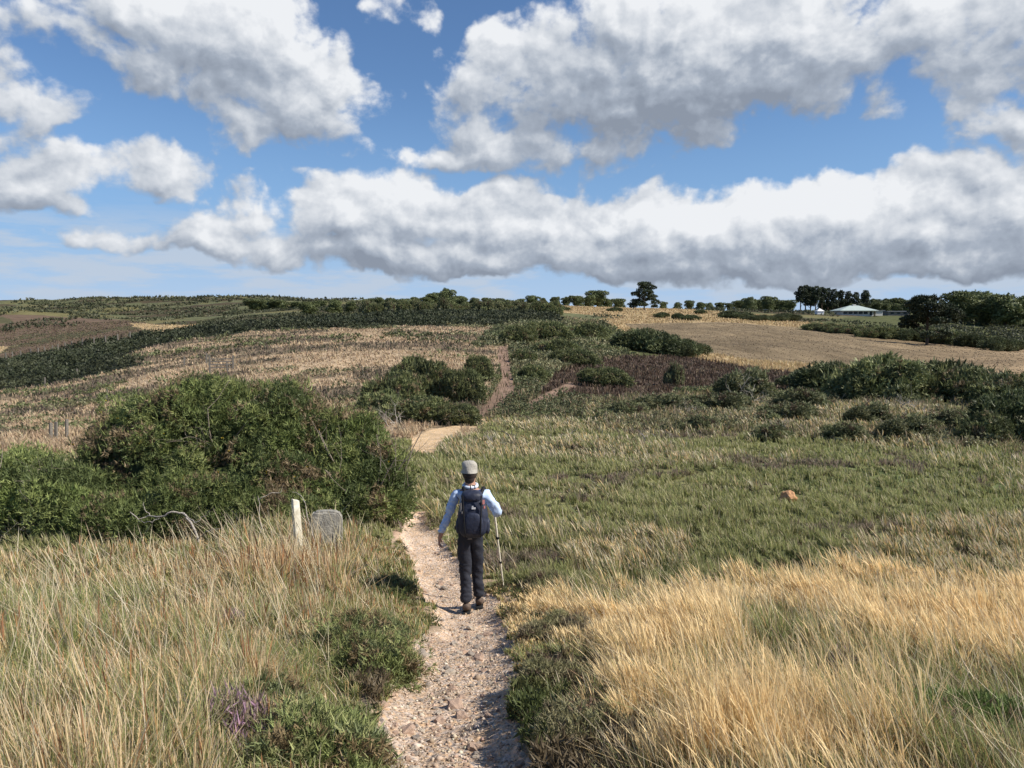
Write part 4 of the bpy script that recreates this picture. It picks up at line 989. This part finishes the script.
dead_shrub('bleached dead twigs beside the golden grass patch, on its left', 770, 432, 20, 50, 9)
dead_shrub('low bleached twigs at the foot of the broad dark bush on the right', 935, 418, 18, 60, 9)
# fence posts on the dark belt and near the thicket
PW = simple_mat('grey_timber', (.20,.18,.155), .9, (.13,.12,.10), 10, .4)
def post_mesh(w, h):
    o = mb_obj('fence_post', [((0, 0, h / 2 - .2), (w, w, h))], PW, bevel=w * .12); me = o.data; bpy.data.objects.remove(o); return me
pmesh = post_mesh(.16, 1.5)
for i, px in enumerate([8, 14, 22, 32, 40, 47, 54, 60, 67, 74, 84, 96, 108, 120, 132]):
    py = 352 - i * .9 + (6 if i < 2 else 0); Y = 168; g = at(px, Y); o = bpy.data.objects.new('fence_post', pmesh); COL.objects.link(o); o.location = (g.x, g.y, g.z + .5); o.location.z = g.z; o.scale = (1.5, 1.5, 1.9); o.rotation_euler = (random.uniform(-.06, .06), random.uniform(-.06, .06), random.random())
    tag(o, 'grey timber fence post in the long row along the dark gorse crest', 'fence post', 'fence posts on the gorse crest')
for px, Y, lab in [(45,92,'forked grey post standing among the dark gorse on the left'),(78,98,'thin lone post in the dark gorse right of the forked one'),(207,86,'isolated post on the dry hill near the little gate'),(185,88,'left one of the isolated posts on the dry hill'),
               (106,62,'dark stub post on the dry slope above the thicket'),(64,33,'post at the left edge of the thicket, right of the pale stubs'),(48,31,'short pale fence stub above the low gorse'),(53,31.5,'short pale fence stub just right of the other stub'),(228,74,'post standing right of the little gate')]:
    g = at(px, Y); o = bpy.data.objects.new('fence_post', pmesh); COL.objects.link(o); o.location = g; s = max(.7, Y * .012); o.scale = (s, s, .9 if Y > 40 else .6); o.rotation_euler = (random.uniform(-.08, .08), random.uniform(-.08, .08), random.random()); tag(o, lab, 'fence post')
g = at(222, 76); t = empty('field_gate', g, R(12), 'small weathered wooden gate standing on the dry hill above the thicket', 'gate')
for x in (-1.1, 1.1): mb_obj('gate_post', [((x, 0, .7), (.16, .16, 1.7))], PW, t)
for z in (.35, .65, .95, 1.2): mb_obj('rail', [((0, 0, z), (2.04, .06, .10))], PW, t)

# ------------------------------------------------------------------ stones on the path
SM = [simple_mat('pale_stone', (.52,.45,.36), .85, (.38,.31,.24), 18, .5), simple_mat('pink_stone', (.48,.34,.25), .85, (.34,.24,.18), 18, .5), simple_mat('grey_stone', (.34,.29,.24), .85, (.22,.185,.155), 18, .5)]
protos = []
for s in range(9):
    o = rock('stone', (1, rng.uniform(.65, 1), rng.uniform(.4, .65)), s * 1.7, SM[s % 3], sub=2, amp=.55, square=.35); protos.append(o.data); bpy.data.objects.remove(o)
n = 0
while n < 280:
    x, y, r = [v[0] for v in polar_points(1, 3, 12.5, -16, 3, power=.6)]
    pd = float(path_d(np.array([x]), np.array([y]))[0])
    if pd > 1.05: continue
    s = float(np.clip(rng.lognormal(-3.25, .5), .018, .13)); o = bpy.data.objects.new('stone', protos[rng.integers(9)]); COL.objects.link(o)
    o.scale = (s, s, s); o.location = (x, y, H1(x, y) + s * .10); o.rotation_euler = (rng.uniform(-.3, .3), rng.uniform(-.3, .3), rng.uniform(0, 6.28)); n += 1
    tag(o, 'loose stone lying on the trodden path surface', 'stone', 'loose stones on the path')
def gravel():
    x, y, r = polar_points(15000, 2.8, 16, -17, 4, power=.5); pd = path_d(x, y); k = pd < 1.08; x, y, r = x[k], y[k], r[k]; n = len(x)
    s = np.maximum(rng.lognormal(-4.9, .45, n), .004)
    base = np.array([(1,0,0),(-1,0,0),(0,1,0),(0,-1,0),(0,0,.8),(0,0,-.5)], float); P = np.stack([x, y, hgt(x, y) + s * .2], 1)
    V = P[:, None, :] + base[None] * (s[:, None, None]) * rng.uniform(.6, 1.2, (n, 6, 1)); th = rng.uniform(0, 6.28, n)
    dx = V[:, :, 0] - x[:, None]; dy = V[:, :, 1] - y[:, None]; V[:, :, 0] = x[:, None] + dx * np.cos(th)[:, None] - dy * np.sin(th)[:, None]; V[:, :, 1] = y[:, None] + dx * np.sin(th)[:, None] + dy * np.cos(th)[:, None]
    f = np.array([(0,2,4),(2,1,4),(1,3,4),(3,0,4),(2,0,5),(1,2,5),(3,1,5),(0,3,5)]); T = (f[None] + (np.arange(n) * 6)[:, None, None]).reshape(-1, 3)
    c = np.repeat(pal(n, [(.60,.50,.38),(.50,.37,.27),(.34,.25,.18),(.66,.58,.47),(.24,.19,.15)], [3,3,2,1,.8]), 6, 0)
    m = leaf_mat('gravel', 0, .85); tag(mesh_np('gravel', V.reshape(-1, 3), [T], c, m), 'small gravel and grit scattered over the path', 'gravel', kind='stuff')
gravel()
print('stones done')

# ------------------------------------------------------------------ the walker
def skin(name, verts, edges, mat, parent, root=0, sub=2, smooth=True, fold=0):
    """verts: (x,y,z,r) or (x,y,z,rx,ry)"""
    me = bpy.data.meshes.new(name); me.from_pydata([v[:3] for v in verts], edges, []); o = bpy.data.objects.new(name, me); COL.objects.link(o)
    md = o.modifiers.new('s', 'SKIN'); md.use_smooth_shade = True; md.branch_smoothing = .6
    for i, v in enumerate(verts):
        sv = me.skin_vertices[0].data[i]; sv.radius = (v[3], v[4] if len(v) > 4 else v[3]); sv.use_root = (i == root)
    s = o.modifiers.new('u', 'SUBSURF'); s.levels = sub; s.render_levels = sub
    dg = bpy.context.evaluated_depsgraph_get(); dg.update(); e = o.evaluated_get(dg); m2 = bpy.data.meshes.new_from_object(e); m2.name = name
    o2 = bpy.data.objects.new(name, m2); COL.objects.link(o2); bpy.data.objects.remove(o); m2.materials.clear(); m2.materials.append(mat)
    if fold:
        n = len(m2.vertices); c = np.zeros(n * 3, np.float32); m2.vertices.foreach_get('co', c); c = c.reshape(-1, 3); nn = np.zeros(n * 3, np.float32); m2.vertices.foreach_get('normal', nn); nn = nn.reshape(-1, 3)
        f1 = fbm(c[:, 0] * 7 + c[:, 2] * 5, c[:, 2] * 13 + c[:, 1] * 9, 3, 15); f1 = 1 - np.abs(f1 * 2 - 1) * 2.2
        c = c + nn * (f1[:, None] - .5) * fold; m2.vertices.foreach_set('co', c.astype(np.float32).ravel()); m2.update()
    for p in m2.polygons: p.use_smooth = True
    o2.parent = parent; return o2
def walker():
    g = at(470, 9.1); gx, gy = g.x, g.y
    def gl(x, y): return H1(gx + x, gy + y) - g.z
    skinm = simple_mat('skin', (.42,.24,.17), .5, (.38,.21,.15), 12); shirt = simple_mat('pale_blue_shirt', (.50,.61,.80), .85, (.44,.56,.77), 9, .5, bscale=14)
    trs = simple_mat('navy_trousers', (.020,.022,.032), .8, (.028,.03,.042), 10, .5, bscale=12); boot = simple_mat('brown_boot_leather', (.12,.085,.065), .7, (.08,.06,.05), 25, .4)
    hatm = simple_mat('grey_hat_cloth', (.42,.39,.34), .9, (.34,.32,.28), 30, .5); hairm = simple_mat('dark_hair', (.03,.022,.018), .7, (.05,.035,.03), 60)
    root = empty('person', g, 0, 'walker seen from behind in grey sunhat, pale blue shirt and navy trousers on the path', 'person')
    fl, fr = (-.055, -.02), (.085, .24); zl, zr = gl(*fl), gl(*fr)
    S = [(-.01,.03,1.0,.15,.11),      # 0 pelvis
         (.005,.035,1.17,.13,.10), (.01,.045,1.33,.155,.11), (.01,.05,1.45,.09,.08), (.0,.05,1.53,.055,.055), (-.01,.055,1.60,.065,.075), (-.015,.06,1.69,.075,.09), (-.015,.06,1.76,.05,.065),  # 1-7
         (-.16,.04,1.42,.05), (-.27,.02,1.17,.04), (-.355,-.02,.93,.030), # 8-10 left arm
         (.17,.05,1.41,.05), (.305,.03,1.20,.04), (.285,.27,1.15,.030),     # 11-13 right arm
         (-.08,.03,.93,.075), (-.075,.045,.52+zl,.045), (fl[0],fl[1]-.0,.12+zl,.042),   # 14-16
         (.065,.05,.93,.075), (.065,.16,.54+zr,.045), (fr[0],fr[1]-.02,.14+zr,.042)]        # 17-19
    E = [(0,1),(1,2),(2,3),(3,4),(4,5),(5,6),(6,7),(3,8),(8,9),(9,10),(3,11),(11,12),(12,13),(0,14),(14,15),(15,16),(0,17),(17,18),(18,19)]
    # hands: palm + five fingers appended to the body skeleton
    def hand(wi, palm_dir, down, side, curl):
        w = Vector(S[wi][:3]); d = Vector(palm_dir).normalized(); sd = Vector(side).normalized(); cu = Vector(curl).normalized()
        pi = len(S); pc = w + d * .06; S.append((*pc, .030, .018)); E.append((wi, pi))
        for k, (off, ln) in enumerate([(-.030,.062),(-.010,.074),(.010,.070),(.029,.055)]):
            b0 = pc + sd * off + d * .03; b1 = b0 + (d + cu * .5).normalized() * ln * .55; b2 = b1 + (d * .4 + cu).normalized() * ln * .5
            i0 = len(S); S.extend([(*b0, .009), (*b1, .0085), (*b2, .007)]); E.extend([(pi, i0), (i0, i0+1), (i0+1, i0+2)])
        t0 = pc - sd * .035 - d * .01; t1 = t0 + (d * .5 - sd * .5 + cu * .5).normalized() * .03; t2 = t1 + (d * .8 + cu * .4).normalized() * .028
        i0 = len(S); S.extend([(*t0, .011), (*t1, .010), (*t2, .008)]); E.extend([(pi, i0), (i0, i0+1), (i0+1, i0+2)])
    hand(10, (-.15, .1, -1), None, (0, -1, 0), (.9, .15, -.1)); hand(13, (-.12, 1, -.05), None, (0, 0, -1), (-.9, .1, 0))
    body = skin('body', S, E, skinm, root, 0, 2)
    # face details on the far side of the head, ears
    fb = []
    skin('nose', [(-.015,.15,1.675,.010),(-.015,.172,1.655,.013)], [(0,1)], skinm, body, 0, 1)
    for x in (-.088, .058): skin('ear', [(x,.05,1.655,.010,.016),(x,.055,1.685,.012,.018),(x,.052,1.705,.009,.012)], [(0,1),(1,2)], skinm, body, 0, 1)
    eyem = simple_mat('eye', (.5,.5,.5), .2, (.4,.4,.4), 5); lipm = simple_mat('lips', (.35,.14,.11), .5, (.3,.12,.1), 5)
    for x in (-.043, .013): skin('eye', [(x-.009,.138,1.69,.006),(x+.009,.138,1.69,.006)], [(0,1)], eyem, body, 0, 1)
    skin('mouth', [(-.035,.142,1.625,.005),(.005,.142,1.625,.005)], [(0,1)], lipm, body, 0, 1)
    # hair below the hat
    # shirt
    sv = [(.005,.035,1.06,.165,.125),(.005,.035,1.20,.160,.125),(.01,.045,1.33,.185,.13),(.01,.05,1.43,.14,.105),(-.002,.05,1.49,.078,.07),(-.008,.052,1.525,.062,.062),
          (-.165,.04,1.425,.078),(-.215,.03,1.30,.060),(-.262,.02,1.17,.052),(-.315,0,1.04,.044),(-.352,-.018,.955,.042),
          (.185,.05,1.42,.078),(.26,.04,1.30,.068),(.312,.03,1.20,.060),(.31,.13,1.17,.054),(.292,.23,1.15,.046)]
    skin('shirt', sv, [(0,1),(1,2),(2,3),(3,4),(4,5),(3,6),(6,7),(7,8),(8,9),(9,10),(3,11),(11,12),(12,13),(13,14),(14,15)], shirt, root, 1, 3, fold=.016)
    # trousers with a little seat and knee fullness
    tv = [(-.005,.03,1.15,.165,.13),(-.01,.03,1.0,.185,.145),(-.080,.03,.88,.108,.115),(-.074,.045,.70,.088,.092),(-.068,.05,.50+zl,.076,.078),(-.062,.02,.30+zl,.068,.072),(fl[0],fl[1]-.005,.115+zl,.070,.078),
          (.066,.05,.88,.108,.115),(.064,.10,.70,.088,.092),(.064,.165,.52+zr,.076,.078),(.073,.18,.32+zr,.068,.072),(fr[0],fr[1]-.025,.135+zr,.070,.078)]
    skin('trousers', tv, [(0,1),(1,2),(2,3),(3,4),(4,5),(5,6),(1,7),(7,8),(8,9),(9,10),(10,11)], trs, root, 1, 3, fold=.011)
    for (fx, fy), zz, lift in ((fl, zl, .0), (fr, zr, .015)):
        b_ = skin('boot', [(fx, fy-.015, .135+zz, .052,.056),(fx, fy-.02, .06+zz+lift, .050,.048),(fx+.005, fy+.07, .045+zz, .050,.040),(fx+.012, fy+.17, .036+zz, .045,.030)], [(0,1),(1,2),(2,3)], boot, root, 0, 2)
        sm = mb_obj('sole', [((fx+.005, fy+.06, .012+zz), (.088, .29, .026))], simple_mat('black_rubber', (.02,.02,.02), .8), b_, .006)
    # hat: crown and soft brim, lathe
    def lathe(name, prof, mat, parent, c, seg=28, tilt=0, wob=.006):
        V = []; nP = len(prof)
        for (r_, z) in prof:
            for j in range(seg):
                t = math.tau * j / seg; rr = r_ + wob * math.sin(3 * t + z * 40) * (r_ > .05); V.append((rr * math.cos(t) * .96, rr * math.sin(t) * 1.08, z))
        F_ = [(i*seg+j, i*seg+(j+1) % seg, (i+1)*seg+(j+1) % seg, (i+1)*seg+j) for i in range(nP-1) for j in range(seg)]
        me = bpy.data.meshes.new(name); me.from_pydata(V, [], F_); me.update(); me.materials.append(mat); o = bpy.data.objects.new(name, me); COL.objects.link(o); o.parent = parent; o.location = c; o.rotation_euler = (tilt, 0, 0)
        for p in me.polygons: p.use_smooth = True
        return o
    hat = lathe('hat', [(.103,-.026),(.101,-.016),(.094,.006),(.091,.020),(.093,.05),(.090,.078),(.080,.098),(.06,.110),(.03,.115),(.0,.116)], hatm, root, (-.015,.06,1.69), tilt=R(-4))
    lathe('hat_button', [(.012,.1155),(.010,.121),(.0,.122)], hatm, hat, (0, 0, 0), seg=10, wob=0)
    # (the pack is worn, but it can be taken off)
    pk = simple_mat('navy_pack_nylon', (.028,.034,.06), .55, (.02,.024,.042), 14, .5, bscale=18); pk2 = simple_mat('black_webbing', (.012,.012,.014), .7); wht = simple_mat('white_print', (.6,.6,.62), .6, (.55,.55,.57)); red = simple_mat('faded_red_print', (.40,.16,.15), .6, (.3,.12,.12))
    pr = empty('backpack', g + Vector((.035, -.13, 1.0)), 0, "navy blue hiking backpack on the walker's back", 'backpack')
    def superbox(name, c, s, mat, parent, e=3.2, taper=0, nu=20, nv=14, bulge=0):
        V = []
        for i in range(nv + 1):
            v = -math.pi / 2 + math.pi * i / nv
            for j in range(nu):
                u = -math.pi + math.tau * j / nu; f = lambda t: math.copysign(abs(t) ** (2 / e), t)
                x = f(math.cos(v)) * f(math.cos(u)); y = f(math.cos(v)) * f(math.sin(u)); z = f(math.sin(v)); k = 1 - taper * max(0, z)
                V.append((c[0] + s[0] * x * k / 2, c[1] + s[1] * y * (1 - taper * .6 * z) / 2 * (1 + bulge * math.sin(z * 7) * .05), c[2] + s[2] * z / 2))
        F_ = [(i*nu+j, i*nu+(j+1) % nu, (i+1)*nu+(j+1) % nu, (i+1)*nu+j) for i in range(nv) for j in range(nu)]
        me = bpy.data.meshes.new(name); me.from_pydata(V, [], F_); me.update(); me.materials.append(mat); o = bpy.data.objects.new(name, me); COL.objects.link(o); o.parent = parent
        for p in me.polygons: p.use_smooth = True
        return o
    bagb = superbox('pack_body', (0, -.03, .21), (.35, .24, .50), pk, pr, 3.2, .20, bulge=1)
    superbox('hair', (0, 0, 0), (.168, .19, .17), hairm, root, 2.1).location = (-.013, .052, 1.655)
    superbox('lid', (-.01, -.03, .44), (.25, .22, .13), pk, pr, 2.8, .1); fp = superbox('front_pocket', (.01, -.145, .14), (.23, .07, .26), pk, pr, 3, .1)
    for x in (-.165, .165): superbox('side_pocket', (x, -.02, .09), (.06, .14, .18), pk, pr, 3)
    V, F_, C = join([tube([(-.11,-.15,.47),(-.10,-.155,.30),(-.085,-.185,.10),(-.08,-.15,-.01)], [.008]*4, 4), tube([(.10,-.15,.47),(.10,-.155,.30),(.095,-.185,.10),(.09,-.15,-.01)], [.008]*4, 4)]); mesh_np('compression_strap', V, F_, None, pk2, parent=pr)
    for sx in (-1, 1):
        V, F_, C = join([tube([(sx*.09,.05,.44),(sx*.115,.12,.50),(sx*.125,.23,.46),(sx*.13,.30,.33),(sx*.13,.27,.18),(sx*.13,.12,.06)], [.020,.022,.022,.02,.016,.012], 6)]); mesh_np('shoulder_strap', V, F_, None, pk2, parent=pr)
    V, F_, C = join([tube([(.155*math.cos(t)*1.12-.035, .155*math.sin(t)*.9+.165, .02) for t in np.linspace(0, math.tau, 20)], [.022]*20, 6)]); mesh_np('hip_belt', V, F_, None, pk2, parent=pr)
    V, F_, C = join([tube([(-.03,.06,.50),(-.03,.035,.545),(.02,.035,.545),(.02,.06,.50)], [.007]*4, 5)]); mesh_np('grab_loop', V, F_, None, pk2, parent=pr)
    mb_obj('logo_patch', [((.015, -.1515, .325), (.045, .004, .022), R(4)), ((.004, -.1525, .345), (.018, .004, .014), R(4))], wht, pr)
    mb_obj('mesh_print', [((-.135, -.118, .33), (.022, .004, .10), R(-38)), ((-.12, -.130, .27), (.014, .004, .03), R(-38))], simple_mat('grey_print', (.4,.37,.35), .7), pr); mb_obj('red_print', [((.125, -.122, .39), (.03, .004, .05), R(38)), ((.135, -.116, .33), (.022, .004, .03), R(38))], red, pr)
    # a lighter tag under the pack
    mb_obj('strap_end', [((-.03, -.14, -.03), (.05, .006, .012), R(10))], simple_mat('strap_tan', (.25,.2,.16), .7), pr)
    superbox('hair_nape', (0, 0, 0), (.125, .12, .14), hairm, root, 2.1).location = (-.013, .03, 1.605)
    V, F_, C = join([tube([(.078 * math.cos(t) - .004, .07 * math.sin(t) + .05, 1.515 + .012 * math.sin(t)) for t in np.linspace(0, math.tau, 22)], [.020] * 22, 6)]); mesh_np('collar', V, F_, None, simple_mat('white_collar', (.62,.68,.78), .8, (.55,.6,.7)), parent=root, smooth=True)
    # walking pole: grip in the right hand, tip on the ground ahead
    hx = Vector((.262, .36, 1.155)); tip = Vector((.375, .80, 0)); tip.z = gl(tip.x, tip.y) + .0
    d = (tip - hx).normalized(); pole = empty('walking_pole', g + tip, 0, "pale trekking pole held in the walker's right hand", 'walking pole')
    alu = simple_mat('cream_pole', (.80,.74,.60), .4, (.7,.64,.52), 5); L0 = (tip - hx).length
    def seg(name, a, b_, r0, r1, mat):
        p0 = hx + d * (a * L0) - tip; p1 = hx + d * (b_ * L0) - tip; V, F_, C = join([tube([tuple(p0), tuple((p0 + p1) / 2), tuple(p1)], [r0, (r0 + r1) / 2, r1], 8)]); return mesh_np(name, V, F_, None, mat, parent=pole, smooth=True)
    K = 1.035
    for ob in (root, pr, pole): ob.location = g + (ob.location - g) * K; ob.scale = (K, K, K)
    seg('grip', -.10, .02, .018, .016, pk2); seg('shaft', .02, .985, .0145, .010, alu); seg('joint', .33, .36, .021, .021, pk2); seg('joint', .64, .665, .019, .019, pk2); seg('basket', .94, .948, .03, .03, pk2); seg('tip', .98, 1.0, .006, .004, SM[2])
    V, F_, C = join([tube([tuple(hx - d * .1 - tip), tuple(hx - tip + Vector((.03, -.05, .06))), tuple(hx - tip + Vector((.03, -.07, -.02))), tuple(hx - tip + Vector((0, 0, 0)))], [.005]*4, 4)]); mesh_np('wrist_strap', V, F_, None, pk2, parent=pole)
walker()
# boots also want support where grass is short: nothing else here
print('verts', sum(len(o.data.vertices) for o in scene.objects if o.type == 'MESH'))
